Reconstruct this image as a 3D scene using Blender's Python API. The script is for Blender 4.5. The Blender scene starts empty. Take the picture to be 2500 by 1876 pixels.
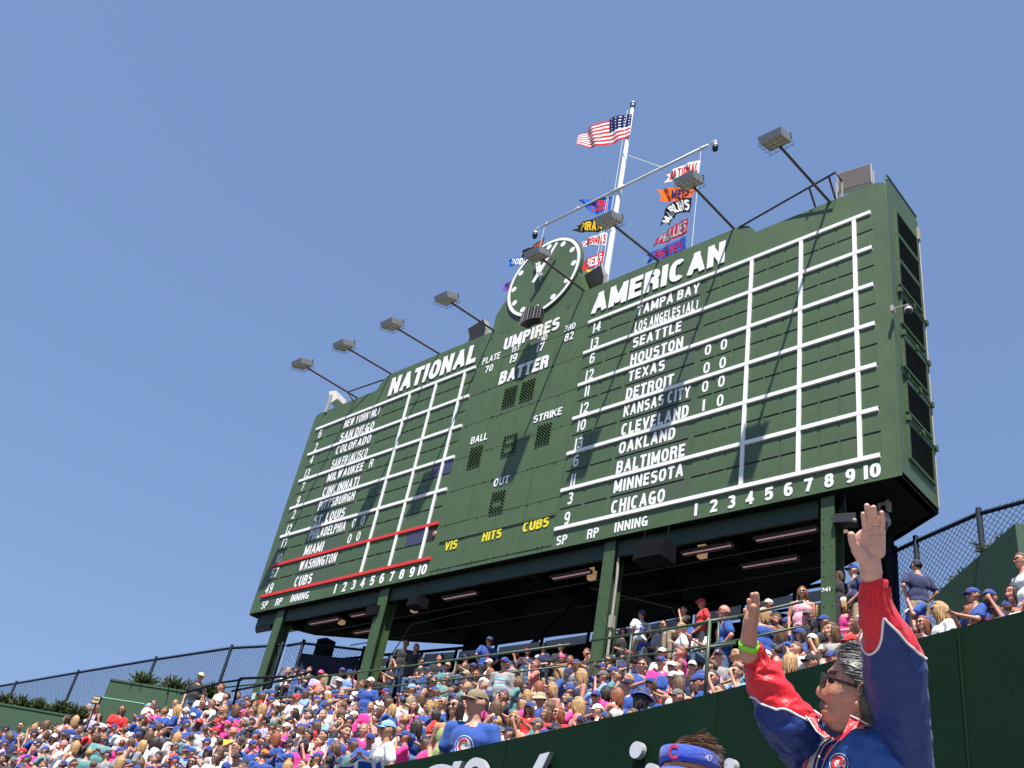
import bpy, bmesh, math, random
from mathutils import Vector, Matrix, noise
R = math.radians
random.seed(7)
S = bpy.context.scene
COL = S.collection

# ------------------------------------------------------------------ camera, sky, sun, exposure
CM = Matrix(((0.73099191, 0.26671721, 0.62810251),
             (0.66048246, -0.50788128, -0.55300951),
             (0.17150435, 0.81909617, -0.54741915)))
FPX = 2394.23
cam_d = bpy.data.cameras.new('camera'); cam = bpy.data.objects.new('camera', cam_d); COL.objects.link(cam)
cam_d.lens = 36 * FPX / 2500; cam_d.sensor_width = 36; cam_d.clip_end = 3000; cam_d.clip_start = 0.05
cam.matrix_world = CM.to_4x4(); S.camera = cam
SUNV = Vector((1.65, -2.2, 5.6)).normalized()
W = bpy.data.worlds.new('World'); S.world = W; W.use_nodes = True
nt = W.node_tree
sky = nt.nodes.new('ShaderNodeTexSky'); sky.sky_type = 'NISHITA'; sky.sun_disc = False
sky.sun_elevation = math.asin(SUNV.z); sky.sun_rotation = math.atan2(SUNV.x, SUNV.y)
sky.air_density = 1.1; sky.dust_density = 0.7; sky.ozone_density = 2.6; sky.altitude = 200
bg = nt.nodes['Background']; bg.inputs['Strength'].default_value = 0.10
gm = nt.nodes.new('ShaderNodeGamma'); gm.inputs['Gamma'].default_value = 0.38          # hazy early-summer sky: a flatter fall-off than the clean-air model
mx_ = nt.nodes.new('ShaderNodeMixRGB'); mx_.blend_type = 'MULTIPLY'; mx_.inputs[0].default_value = 1.0; mx_.inputs[2].default_value = (1.10, 1.46, 2.18, 1)
nt.links.new(sky.outputs[0], gm.inputs[0]); nt.links.new(gm.outputs[0], mx_.inputs[1]); nt.links.new(mx_.outputs[0], bg.inputs[0])
sd = bpy.data.lights.new('sun', 'SUN'); sd.energy = 5.0; sd.angle = R(0.53); sd.color = (1, 0.955, 0.89)
so = bpy.data.objects.new('sun', sd); COL.objects.link(so); so.rotation_euler = SUNV.to_track_quat('Z', 'Y').to_euler()
S.view_settings.view_transform = 'Standard'; S.view_settings.look = 'None'
S.view_settings.exposure = 0.85; S.view_settings.gamma = 1; S.view_settings.use_curve_mapping = False
S.render.engine = 'CYCLES'

# ------------------------------------------------------------------ helpers
def ray(px, py):
    return CM @ Vector(((px - 1250) / FPX, -(py - 938) / FPX, -1))
def U(px, py, depth):                      # photo pixel (2500 wide) and distance along the view axis -> place
    return ray(px, py) * depth
def atx(px, py, x): r = ray(px, py); return r * (x / r.x)
def aty(px, py, y): r = ray(px, py); return r * (y / r.y)
def atz(px, py, z): r = ray(px, py); return r * (z / r.z)
def lin(c):
    return tuple((v / 12.92 if v <= 0.04045 else ((v + 0.055) / 1.055) ** 2.4) for v in c)
MATS = {}
def mat(name, rgb, rough=0.6, var=0.12, scale=8.0, bump=0.0, bscale=30.0, metal=0.0, spec=0.5, sheen=0.0, emit=0.0, stretch=None, dirt=0.0):
    """procedural paint / cloth / skin: colour mottled by noise, optional relief"""
    if name in MATS: return MATS[name]
    m = bpy.data.materials.new(name); m.use_nodes = True
    n = m.node_tree.nodes; l = m.node_tree.links; b = n['Principled BSDF']
    b.inputs['Roughness'].default_value = rough; b.inputs['Metallic'].default_value = metal
    b.inputs['Specular IOR Level'].default_value = spec
    tc = n.new('ShaderNodeTexCoord'); mp = n.new('ShaderNodeMapping')
    l.new(tc.outputs['Object'], mp.inputs[0])
    if stretch: mp.inputs['Scale'].default_value = stretch
    nz = n.new('ShaderNodeTexNoise'); nz.inputs['Scale'].default_value = scale; nz.inputs['Detail'].default_value = 5
    l.new(mp.outputs[0], nz.inputs['Vector'])
    cr = n.new('ShaderNodeValToRGB')
    cr.color_ramp.elements[0].position = 0.3; cr.color_ramp.elements[1].position = 0.72
    cr.color_ramp.elements[0].color = tuple(v * (1 - var) for v in rgb) + (1,)
    cr.color_ramp.elements[1].color = tuple(min(1, v * (1 + var)) for v in rgb) + (1,)
    l.new(nz.outputs['Fac'], cr.inputs[0])
    out = cr.outputs[0]
    if dirt:
        n2 = n.new('ShaderNodeTexNoise'); n2.inputs['Scale'].default_value = 1.3; n2.inputs['Detail'].default_value = 8
        m2 = n.new('ShaderNodeMapping'); m2.inputs['Scale'].default_value = (1.0, 1.0, 0.22)
        l.new(tc.outputs['Object'], m2.inputs[0]); l.new(m2.outputs[0], n2.inputs['Vector'])
        c2 = n.new('ShaderNodeValToRGB'); c2.color_ramp.elements[0].position = 0.45; c2.color_ramp.elements[1].position = 0.75
        c2.color_ramp.elements[0].color = (0, 0, 0, 1); c2.color_ramp.elements[1].color = (dirt, dirt, dirt, 1)
        l.new(n2.outputs['Fac'], c2.inputs[0])
        mx = n.new('ShaderNodeMixRGB'); mx.inputs[2].default_value = tuple(v * 0.55 + 0.012 for v in rgb) + (1,)
        l.new(c2.outputs[0], mx.inputs[0]); l.new(out, mx.inputs[1]); out = mx.outputs[0]
    l.new(out, b.inputs['Base Color'])
    if sheen: b.inputs['Sheen Weight'].default_value = sheen
    if bump:
        n3 = n.new('ShaderNodeTexNoise'); n3.inputs['Scale'].default_value = bscale; n3.inputs['Detail'].default_value = 6
        l.new(mp.outputs[0], n3.inputs['Vector'])
        bp = n.new('ShaderNodeBump'); bp.inputs['Strength'].default_value = bump; bp.inputs['Distance'].default_value = 0.02
        l.new(n3.outputs['Fac'], bp.inputs['Height']); l.new(bp.outputs[0], b.inputs['Normal'])
    if emit:
        b.inputs['Emission Color'].default_value = tuple(rgb) + (1,); b.inputs['Emission Strength'].default_value = emit
    MATS[name] = m; return m

class MB:
    """collects shapes and links them as ONE mesh object"""
    def __init__(s): s.v = []; s.f = []; s.m = []
    def add(s, vs, fs, mi=0):
        o = len(s.v); s.v += [tuple(v) for v in vs]; s.f += [tuple(i + o for i in f) for f in fs]; s.m += [mi] * len(fs)
    def box(s, x0, x1, y0, y1, z0, z1, mi=0):
        s.add([(x0,y0,z0),(x1,y0,z0),(x1,y1,z0),(x0,y1,z0),(x0,y0,z1),(x1,y0,z1),(x1,y1,z1),(x0,y1,z1)],
              [(0,3,2,1),(4,5,6,7),(0,1,5,4),(1,2,6,5),(2,3,7,6),(3,0,4,7)], mi)
    def obox(s, c, ax, ay, az, mi=0):      # centre and three half-axis vectors
        c, ax, ay, az = Vector(c), Vector(ax), Vector(ay), Vector(az)
        s.add([c + ax*i + ay*j + az*k for k in (-1,1) for j in (-1,1) for i in (-1,1)],
              [(0,2,3,1),(4,5,7,6),(0,1,5,4),(1,3,7,5),(3,2,6,7),(2,0,4,6)], mi)
    def tube(s, pts, r, n=8, mi=0, caps=True, rs=None):
        pts = [Vector(p) for p in pts]; rs = rs or [r] * len(pts)
        up = Vector((0.13, 0.31, 0.94)); rings = []
        for i, p in enumerate(pts):
            d = (pts[min(i+1, len(pts)-1)] - pts[max(i-1, 0)]).normalized()
            a = d.cross(up)
            if a.length < 1e-3: a = d.cross(Vector((1,0,0)))
            a.normalize(); b = d.cross(a)
            rings.append([p + (a * math.cos(t) + b * math.sin(t)) * rs[i] for t in [2*math.pi*k/n for k in range(n)]])
        vs = [v for g in rings for v in g]
        fs = [(i*n+k, i*n+(k+1)%n, (i+1)*n+(k+1)%n, (i+1)*n+k) for i in range(len(pts)-1) for k in range(n)]
        if caps: fs += [tuple(range(n-1, -1, -1)), tuple((len(pts)-1)*n + k for k in range(n))]
        s.add(vs, fs, mi)
    def sph(s, c, rx, ry=None, rz=None, nu=12, nv=8, mi=0, rot=None, v0=0.0, v1=1.0):
        ry = ry or rx; rz = rz or rx; vs = []; fs = []; c = Vector(c)
        for j in range(nv+1):
            t = math.pi * (v0 + (v1 - v0) * j / nv)
            for i in range(nu):
                p = 2*math.pi*i/nu
                q = Vector((rx*math.sin(t)*math.cos(p), ry*math.sin(t)*math.sin(p), rz*math.cos(t)))
                if rot: q = rot @ q
                vs.append(c + q)
        fs = [(j*nu+i, (j+1)*nu+i, (j+1)*nu+(i+1)%nu, j*nu+(i+1)%nu) for j in range(nv) for i in range(nu)]
        s.add(vs, fs, mi)
    def prism(s, poly, f0, f1, mi=0):      # polygon of 2D points, two mapping functions for the two ends
        n = len(poly); s.add([f0(*p) for p in poly] + [f1(*p) for p in poly],
            [tuple(range(n-1, -1, -1)), tuple(range(n, 2*n))] + [(i, (i+1)%n, n+(i+1)%n, n+i) for i in range(n)], mi)
    def mesh(s, name='mesh', smooth=False, mats=()):
        me = bpy.data.meshes.new(name); me.from_pydata(s.v, [], s.f)
        for m in mats: me.materials.append(m)
        if any(s.m): me.polygons.foreach_set('material_index', s.m)
        if smooth: me.polygons.foreach_set('use_smooth', [True] * len(me.polygons))
        me.update(); return me
    def build(s, name, m, parent=None, smooth=False, recalc=False):
        mats = m if isinstance(m, (list, tuple)) else (m,)
        me = s.mesh(name, smooth, mats)
        if recalc:
            b = bmesh.new(); b.from_mesh(me); bmesh.ops.recalc_face_normals(b, faces=b.faces); b.to_mesh(me); b.free()
        return link(name, me, parent)
def link(name, me, parent=None, loc=None, rot=None):
    o = bpy.data.objects.new(name, me); COL.objects.link(o)
    if parent: o.parent = parent
    if loc is not None: o.location = loc
    if rot is not None: o.rotation_euler = rot
    return o
def tag(o, label=None, cat=None, group=None, kind=None):
    if label: o['label'] = label
    if cat: o['category'] = cat
    if group: o['group'] = group
    if kind: o['kind'] = kind
    return o
def thing(name, label, cat, loc=(0,0,0), rz=0, group=None):
    o = bpy.data.objects.new(name, None); COL.objects.link(o); o.location = loc; o.rotation_euler = (0,0,rz)
    o.empty_display_size = 0.2
    return tag(o, label, cat, group)

# text -> cached 2D outline mesh with thickness; converted while the scene is still small
TXT = {}
def glyphs(s, bold=0.03):
    k = (s, bold)
    if k in TXT: return TXT[k]
    cu = bpy.data.curves.new('t', 'FONT'); cu.body = s; cu.offset = bold; cu.extrude = 0.5; cu.resolution_u = 3
    o = bpy.data.objects.new('t', cu); COL.objects.link(o)
    dg = bpy.context.evaluated_depsgraph_get(); dg.update()
    me = bpy.data.meshes.new_from_object(o.evaluated_get(dg))
    vs = [tuple(v.co) for v in me.vertices]; fs = [tuple(p.vertices) for p in me.polygons]
    x0 = min(v[0] for v in vs); x1 = max(v[0] for v in vs); y0 = min(v[1] for v in vs); y1 = max(v[1] for v in vs)
    bpy.data.objects.remove(o); bpy.data.curves.remove(cu); bpy.data.meshes.remove(me)
    TXT[k] = ([((v[0]-x0)/(x1-x0), (v[1]-y0)/(y1-y0), 0 if v[2] < 0 else 1) for v in vs], fs, (x1-x0)/(y1-y0))
    return TXT[k]
def text_mb(s, f, bold=0.03, mb=None, mi=0):
    vs, fs, a = glyphs(s, bold); mb = mb or MB(); mb.add([f(u, v, w) for u, v, w in vs], fs, mi); return mb

# voxel-fused bodies: closed shapes are melted into one continuous skin
def fuse(mb, voxel, smooth=6, name='fused', target=None):
    me = mb.mesh(name); o = bpy.data.objects.new(name, me); COL.objects.link(o)
    r = o.modifiers.new('r', 'REMESH'); r.mode = 'VOXEL'; r.voxel_size = voxel; r.use_smooth_shade = True
    s = o.modifiers.new('s', 'SMOOTH'); s.iterations = smooth; s.factor = 0.5
    dg = bpy.context.evaluated_depsgraph_get(); dg.update()
    out = bpy.data.meshes.new_from_object(o.evaluated_get(dg))
    bpy.data.objects.remove(o); bpy.data.meshes.remove(me)
    out.polygons.foreach_set('use_smooth', [True] * len(out.polygons)); return out
def cap(mb, a, b, ra, rb, n=10):           # tapered closed capsule
    a, b = Vector(a), Vector(b); d = (b - a).normalized() if (b - a).length > 1e-6 else Vector((0,0,1))
    pts = []; rs = []
    for k in range(5): t = math.pi/2*(1-k/4.); pts.append(a - d*ra*math.sin(t)); rs.append(max(1e-4, ra*math.cos(t)))
    for k in range(5): t = math.pi/2*k/4.; pts.append(b + d*rb*math.sin(t)); rs.append(max(1e-4, rb*math.cos(t)))
    mb.tube(pts, 0, n, rs=rs)
def ss(a, b, x):
    t = max(0, min(1, (x - a) / (b - a))); return t * t * (3 - 2 * t)
def G(x, s): return math.exp(-(x / s) ** 2)

# --- a human head, forward = -Y, centre at the origin, crown to chin about 0.235 m
def head_mb(nu=40, nv=34, male=True, ears=True):
    mb = MB(); vs = []; mi = []
    for j in range(nv + 1):
        t = math.pi * j / nv
        for i in range(nu):
            # denser sampling at the face
            p = 2*math.pi*i/nu; p = p + 0.35*math.sin(p*1.0 + math.pi) * 0
            ph = p - math.pi/2
            x = 0.076*math.sin(t)*math.cos(ph); y = 0.096*math.sin(t)*math.sin(ph); z = 0.118*math.cos(t)
            # squarer skull
            x *= 1 + 0.06*math.sin(t)**2; 
            if y > 0: y *= 1 + 0.10*ss(-0.02, 0.08, z) - 0.46*ss(0.0, -0.11, z)
            k = ss(0.0, -0.115, z); x *= 1 - (0.24 if male else 0.32)*k
            front = ss(0.02, -0.06, y)
            if z < -0.03: y -= 0.027*ss(-0.03, -0.1, z)*front
            if y < -0.05: x *= 1 + 0.03
            # flatten the face plane a little
            y += front*0.010*G(z-0.01, 0.06)*ss(0.0, 0.03, abs(x)-0.035+0.03)*0.6
            w = front
            nose = (ss(0.036, -0.022, z) if z > -0.022 else ss(-0.046, -0.026, z))
            y -= w*0.030*nose*G(x, 0.0105 + 0.006*ss(0.02, -0.03, z))
            y -= w*0.0075*G(z-0.042, 0.010)*G(x, 0.052)
            for sx in (-1, 1):
                y += w*0.0115*G(x-sx*0.031, 0.016)*G(z-0.020, 0.013)
                y -= w*0.0045*G(x-sx*0.031, 0.011)*G(z-0.018, 0.007)
                y -= w*0.006*G(x-sx*0.046, 0.018)*G(z+0.018, 0.018)
                x += sx*0.004*G(z+0.012, 0.02)*ss(0.03, 0.06, abs(x))*(1 if x*sx > 0 else 0)
            y -= w*0.0065*G(x, 0.026)*(G(z+0.056, 0.0055) + G(z+0.069, 0.006))
            y += w*0.0035*G(x, 0.024)*G(z+0.0625, 0.0028)
            y -= w*0.009*G(x, 0.022)*G(z+0.098, 0.014)
            vs.append((x, y, z))
    fs = []; ms = []
    for j in range(nv):
        for i in range(nu):
            f = (j*nu+i, (j+1)*nu+i, (j+1)*nu+(i+1)%nu, j*nu+(i+1)%nu); fs.append(f)
            c = sum((Vector(vs[q]) for q in f), Vector())/4; m = 0
            if c.y < -0.05:
                if abs(abs(c.x)-0.031) < 0.014 and abs(c.z-0.019) < 0.0075: m = 1
                elif abs(c.x) < 0.020 and abs(c.z+0.062) < 0.0065: m = 2
                elif abs(abs(c.x)-0.032) < 0.019 and abs(c.z-0.042) < 0.005: m = 1
            ms.append(m)
    o = len(mb.v); mb.v += vs; mb.f += [tuple(q+o for q in f) for f in fs]; mb.m += ms
    if ears:
        for sx in (-1, 1):
            mb.sph((sx*0.084, 0.012, 0.0), 0.009, 0.019, 0.031, 8, 7, rot=Matrix.Rotation(R(14)*1, 3, 'X') @ Matrix.Rotation(R(-18*sx), 3, 'Z'))
    return mb

def loft(mb, rings, mi=0, caps=True):
    n = len(rings[0]); vs = [v for g in rings for v in g]
    fs = [(i*n+k, i*n+(k+1)%n, (i+1)*n+(k+1)%n, (i+1)*n+k) for i in range(len(rings)-1) for k in range(n)]
    if caps: fs += [tuple(range(n-1, -1, -1)), tuple((len(rings)-1)*n + k for k in range(n))]
    mb.add(vs, fs, mi)

# condensed sign-painter's capitals, drawn as mitred strokes (flat print on the board and the pennants)
def _S(cx, cy, rx, ry, a0, a1, n=12, e=0.82):
    o = []
    for i in range(n+1):
        a = R(a0+(a1-a0)*i/n); c, s = math.cos(a), math.sin(a)
        o.append((cx+rx*math.copysign(abs(c)**e, c), cy+ry*math.copysign(abs(s)**e, s)))
    return o
_st = [(0,0),(0,1)]
GL = {'A':(.54,[[(0,0),(.5,1)],[(.5,1),(1,0)],[(.2,.27),(.8,.27)]]),'B':(.48,[_st,[(0,1),(.5,1)]+_S(.5,.77,.46,.23,90,-90)+[(0,.54)],[(0,.54),(.5,.54)]+_S(.5,.27,.5,.27,90,-90)+[(0,0)]]),
 'C':(.48,[_S(.5,.5,.5,.5,48,312,20)]),'D':(.48,[_st,[(0,1),(.4,1)]+_S(.4,.5,.6,.5,90,-90,14)+[(0,0)]]),'E':(.40,[_st,[(0,1),(1,1)],[(0,.52),(.85,.52)],[(0,0),(1,0)]]),'F':(.38,[_st,[(0,1),(1,1)],[(0,.5),(.85,.5)]]),
 'G':(.50,[_S(.5,.5,.5,.5,48,330,20)+[(1,.42),(.58,.42)],[(1,.0),(1,.42)]]),'H':(.48,[_st,[(1,0),(1,1)],[(0,.53),(1,.53)]]),'I':(0,[[(.5,0),(.5,1)]]),'K':(.50,[_st,[(1,1),(.05,.38)],[(.35,.62),(1,0)]]),'L':(.38,[[(0,1),(0,0),(1,0)]]),
 'M':(.62,[_st,[(1,0),(1,1)],[(0,1),(.5,.12)],[(1,1),(.5,.12)]]),'N':(.50,[_st,[(1,0),(1,1)],[(0,1),(1,0)]]),'O':(.50,[_S(.5,.5,.5,.5,0,360,26)]),'P':(.46,[_st,[(0,1),(.5,1)]+_S(.5,.75,.5,.25,90,-90)+[(0,.5)]]),
 'R':(.48,[_st,[(0,1),(.5,1)]+_S(.5,.76,.5,.24,90,-90)+[(0,.52)],[(.55,.52),(.95,.35),(1,0)]]),'S':(.47,[_S(.5,.77,.48,.23,25,270,14)[:-1]+_S(.5,.27,.5,.27,90,-155,14)]),'T':(.44,[[(0,1),(1,1)],[(.5,1),(.5,0)]]),
 'U':(.48,[[(0,1),(0,.35)]+_S(.5,.3,.5,.3,180,360)+[(1,.35),(1,1)]]),'V':(.52,[[(0,1),(.5,0)],[(.5,0),(1,1)]]),'W':(.72,[[(0,1),(.25,0)],[(.25,0),(.5,.95)],[(.5,.95),(.75,0)],[(.75,0),(1,1)]]),'X':(.50,[[(0,0),(1,1)],[(0,1),(1,0)]]),'Y':(.50,[[(0,1),(.5,.45),(1,1)],[(.5,.45),(.5,0)]]),
 'Z':(.44,[[(0,1),(1,1)],[(1,1),(0,0)],[(0,0),(1,0)]]),'0':(.46,[_S(.5,.5,.5,.5,0,360,26)]),'1':(0,[[(.5,0),(.5,1)]]),'2':(.44,[_S(.5,.72,.5,.28,170,-25,14)+[(.0,0),(1,0)]]),'3':(.44,[_S(.5,.77,.46,.23,155,-90,14)[:-1]+[(.35,.54)],_S(.5,.27,.5,.27,90,-155,14)]),
 '4':(.48,[[(.72,0),(.72,1)],[(.72,1),(0,.27)],[(0,.27),(1,.27)]]),'5':(.44,[[(.92,1),(.12,1),(.04,.52)]+_S(.48,.31,.52,.31,115,-155,14)]),'6':(.46,[_S(.5,.3,.5,.3,0,360,20),_S(.55,.55,.55,.45,48,180,12)+[(0,.3)]]),'7':(.44,[[(0,1),(1,1)],[(1,1),(.35,0)]]),
 '8':(.46,[_S(.5,.77,.44,.23,0,360,20),_S(.5,.27,.5,.27,0,360,20)]),'9':(.46,[_S(.5,.7,.5,.3,0,360,20),_S(.45,.45,.55,.45,228,360,12)+[(1,.7)]]),'(':(.24,[_S(1,.5,1,.62,130,230,8)]),')':(.24,[_S(0,.5,1,.62,50,-50,8)]),'.':(0,[[(.5,0),(.5,.02)]]),"-":(.3,[[(0,.45),(1,.45)]])}
def paint_text(s, T=0.19, gap=0.10):
    """flat strips in units of cap height: list of quads layered a hair apart, plus total width"""
    x = 0; Q = []
    for ch in s:
        if ch == ' ': x += 0.26; continue
        w, strokes = GL[ch]; w = w + T*0.55 if w else T*1.02
        if ch == '.': w = T
        for si, st in enumerate(strokes):
            P = [(x + T/2 + max(0, w-T)*(px_ if w > T*1.1 else 0.5), T/2 + (1-T)*py_) for px_, py_ in st]; n = len(P); L = []
            closed = (abs(P[0][0]-P[-1][0]) + abs(P[0][1]-P[-1][1])) < 1e-5 and n > 3
            for i in range(n):
                a = P[i-1] if i > 0 else (P[-2] if closed else None); c = P[i+1] if i < n-1 else (P[1] if closed else None); p = P[i]
                def nrm(u, v): dx, dy = v[0]-u[0], v[1]-u[1]; l = math.hypot(dx, dy) or 1; return (-dy/l, dx/l)
                if a is None: m = nrm(p, c); k = 1
                elif c is None: m = nrm(a, p); k = 1
                else:
                    n1, n2 = nrm(a, p), nrm(p, c); m = (n1[0]+n2[0], n1[1]+n2[1]); l = math.hypot(*m) or 1e-6; m = (m[0]/l, m[1]/l); k = min(1.9, 1/max(0.3, m[0]*n1[0]+m[1]*n1[1]))
                e = [0, 0]
                if not closed and (i == 0 or i == n-1):
                    q = c if i == 0 else a; dx, dy = p[0]-q[0], p[1]-q[1]; l = math.hypot(dx, dy) or 1
                    f = T/2 if abs(dx) < 0.02*l or abs(dy) < 0.02*l else (T*0.42 if n < 6 else 0)
                    e = [dx/l*f, dy/l*f]
                L.append(((p[0]+e[0]+m[0]*T/2*k, min(1, max(0, p[1]+e[1]+m[1]*T/2*k))), (p[0]+e[0]-m[0]*T/2*k, min(1, max(0, p[1]+e[1]-m[1]*T/2*k)))))
            cl = lambda q: (min(x+w, max(x, q[0])), q[1])
            for i in range(n-1): Q.append((cl(L[i][0]), cl(L[i+1][0]), cl(L[i+1][1]), cl(L[i][1]), si + (i % 2)*0.4))
        x += w + gap
    return Q, x - gap
def paint_mb(s, f, T=0.19, gap=0.10, mb=None, mi=0, aspect=None):
    """f(u, v, layer): u, v in 0..1 over the word; aspect = height/width of the target, to keep stroke widths even"""
    Q, W_ = paint_text(s, T, gap); mb = mb or MB()
    for a, b_, c, d, l in Q:
        P = [a, b_, c, d]; n = 3 if math.hypot(b_[0]-a[0], b_[1]-a[1]) > 0.4 else 1
        for k in range(n):
            q0, q1 = k/n, (k+1)/n; lerp = lambda u, v, t: (u[0]+(v[0]-u[0])*t, u[1]+(v[1]-u[1])*t)
            R4 = [lerp(a, b_, q0), lerp(a, b_, q1), lerp(d, c, q1), lerp(d, c, q0)]
            mb.add([f(p[0]/W_, p[1], l) for p in R4], [(0,1,2,3)], mi)
    return mb

# ------------------------------------------------------------------ paints
M_green = mat('board_green', (0.066, 0.112, 0.047), 0.5, 0.12, 1.2, 0.45, 2.2, dirt=0.6)
M_panel = mat('panel_green', (0.060, 0.103, 0.044), 0.5, 0.14, 1.6, 0.3, 3.0, dirt=0.5)
M_panel2 = mat('panel_green_newer', (0.055, 0.098, 0.042), 0.5, 0.10, 1.9, 0.15, 3.0, dirt=0.2)
M_plate = mat('name_plate_grey_green', (0.060, 0.088, 0.050), 0.5, 0.08, 2.0, dirt=0.2)
M_purple = mat('unpainted_panel', (0.045, 0.048, 0.10), 0.4, 0.1, 3.0)
M_white = mat('white_enamel', (0.80, 0.80, 0.78), 0.55, 0.035, 3.0)
M_red = mat('red_enamel', (0.62, 0.035, 0.030), 0.5, 0.06, 3.0)
M_yellow = mat('yellow_enamel', (0.78, 0.66, 0.02), 0.5, 0.05, 3.0)
M_dark = mat('gap_opening_shade', (0.010, 0.013, 0.012), 0.8, 0.1)  # near-black; the shade of gaps and openings put into the colour
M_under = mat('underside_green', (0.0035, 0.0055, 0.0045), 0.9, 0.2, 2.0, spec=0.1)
M_steel = mat('column_green', (0.048, 0.088, 0.032), 0.5, 0.13, 2.5, 0.2, 8.0, dirt=0.5)
M_wall = mat('parapet_green', (0.0026, 0.0180, 0.0070), 0.7, 0.18, 1.2, 0.10, 25.0, spec=0.12, dirt=0.25)
M_planter = mat('planter_green', (0.034, 0.082, 0.040), 0.75, 0.07, 1.4, 0.1, 12.0, dirt=0.25)
M_rust = mat('brown_steel', (0.075, 0.045, 0.035), 0.55, 0.3, 12.0)
M_grey = mat('grey_housing', (0.33, 0.31, 0.28), 0.45, 0.08, 6.0)
M_greyd = mat('grey_lens', (0.13, 0.11, 0.095), 0.3, 0.08, 6.0)
M_pole = mat('white_pole', (0.76, 0.76, 0.74), 0.4, 0.05, 5.0)
M_black = mat('black_metal', (0.015, 0.015, 0.017), 0.4, 0.1, 6.0)
M_rail = mat('rail_green', (0.045, 0.085, 0.048), 0.45, 0.12, 6.0)
M_fence = mat('fence_green', (0.006, 0.012, 0.022), 0.7, 0.12, 8.0, spec=0.15)
M_conc = mat('concrete', (0.22, 0.21, 0.20), 0.85, 0.15, 3.0, 0.2)
M_bench = mat('bench_green', (0.045, 0.10, 0.055), 0.6, 0.12, 5.0)

for _s in ('6','2','4','13','7','9','12','10','57','49','14','11','3','0','1','R','5','8','341'): glyphs(_s, 0.035)

# ------------------------------------------------------------------ the scoreboard
YF = 16.8; YB = 18.55
board = thing('scoreboard', 'huge dark green hand-operated scoreboard listing team names and innings, raised on steel columns', 'scoreboard', (-18.56, YF, 10.5))
BO = Vector((-18.56, YF, 10.5))
def bpart(mb, name, m, smooth=False, parent=None, **k):
    o = mb.build(name, m, parent or board, smooth, **k)
    par = Vector((0,0,0))
    me = o.data
    me.transform(Matrix.Translation(-BO)); return o
hump = []
for k in range(0, 15):
    a = R(155 - k * (155 - 50) / 14.); hump.append((-18.6 + 2.2*math.cos(a), 19.02 + 2.2*math.sin(a)))
out = [(-30.08,10.5),(-7.05,10.5),(-7.05,18.62),(-7.14,18.78),(-7.32,18.87),(-10.70,18.87),(-10.76,19.05),(-10.90,19.22),(-11.15,19.33),(-16.72,19.34)] \
    + [(p[0], p[1]) for p in reversed(hump)] + [(-20.60,19.26),(-25.82,19.26),(-26.06,19.20),(-26.20,19.05),(-26.40,18.73),(-29.86,18.73),(-30.02,18.68),(-30.08,18.56)]
mb = MB(); mb.prism(out, lambda x, z: (x, YF, z), lambda x, z: (x, YB, z)); bpart(mb, 'face', M_green, recalc=True)
# sheet metal panels of the middle section and header, edges lapped
zs = [10.62, 12.05, 13.20, 14.35, 15.55, 16.72, 17.86, 18.95]
sheet = MB(); sheet.box(-0.575, 0.575, -0.008, 0.004, 0.0, 1.0); sheet_me = sheet.mesh('sheet', False, (M_green,))
random.seed(3)
for r in range(7):
    for c in range(4):
        x = -20.92 + 1.16 * c + 0.58
        o = link('metal_sheet', sheet_me, board, Vector((x, YF - 0.004 - 0.004*((r+c) % 2), zs[r] + 0.012)) - BO); o.scale = (1, 1, (zs[r+1]-zs[r]) - 0.02)
        o.rotation_euler = (R(random.uniform(-0.25, 0.25)), 0, R(random.uniform(-0.25, 0.25)))
# shutters: inning cells, pitcher cells and name plates
PAN = {}
def panel(name, x0, x1, z0, z1, m, proud=0.035):
    k = (round(x1-x0, 3), round(z1-z0, 3), m.name)
    if k not in PAN:
        b = MB(); w = x1-x0; h = z1-z0
        b.add([(0,0,0),(w,0,0),(w,0,h),(0,0,h),(0.006,-0.017,0.006),(w-0.006,-0.017,0.006),(w-0.006,-0.008,h-0.006),(0.006,-0.008,h-0.006)],
              [(4,5,6,7),(0,1,5,4),(1,2,6,5),(2,3,7,6),(3,0,4,7)]); PAN[k] = b.mesh('panel', False, (m,))
    return link(name, PAN[k], board, Vector((x0, YF - 0.002, z0)) - BO)
ZT = 17.92; RH = 0.5717
def rowz(r): return ZT - RH*(r+1), ZT - RH*r
NA = ['NEW YORK(NL)','SAN DIEGO','COLORADO','SAN FRANCISCO','MILWAUKEE','CINCINNATI','PITTSBURGH','ST. LOUIS','PHILADELPHIA','MIAMI','WASHINGTON','CUBS']
AA = ['TAMPA BAY','LOS ANGELES (AL)','SEATTLE','HOUSTON','TEXAS','DETROIT','KANSAS CITY','CLEVELAND','OAKLAND','BALTIMORE','MINNESOTA','CHICAGO']
NN = [6,2,4,13,7,9,2,12,13,10,57,49]; AN = [14,13,6,12,11,12,10,13,6,11,3,9]
cavity = MB(); shade_slot = MB()
random.seed(11)
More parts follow.
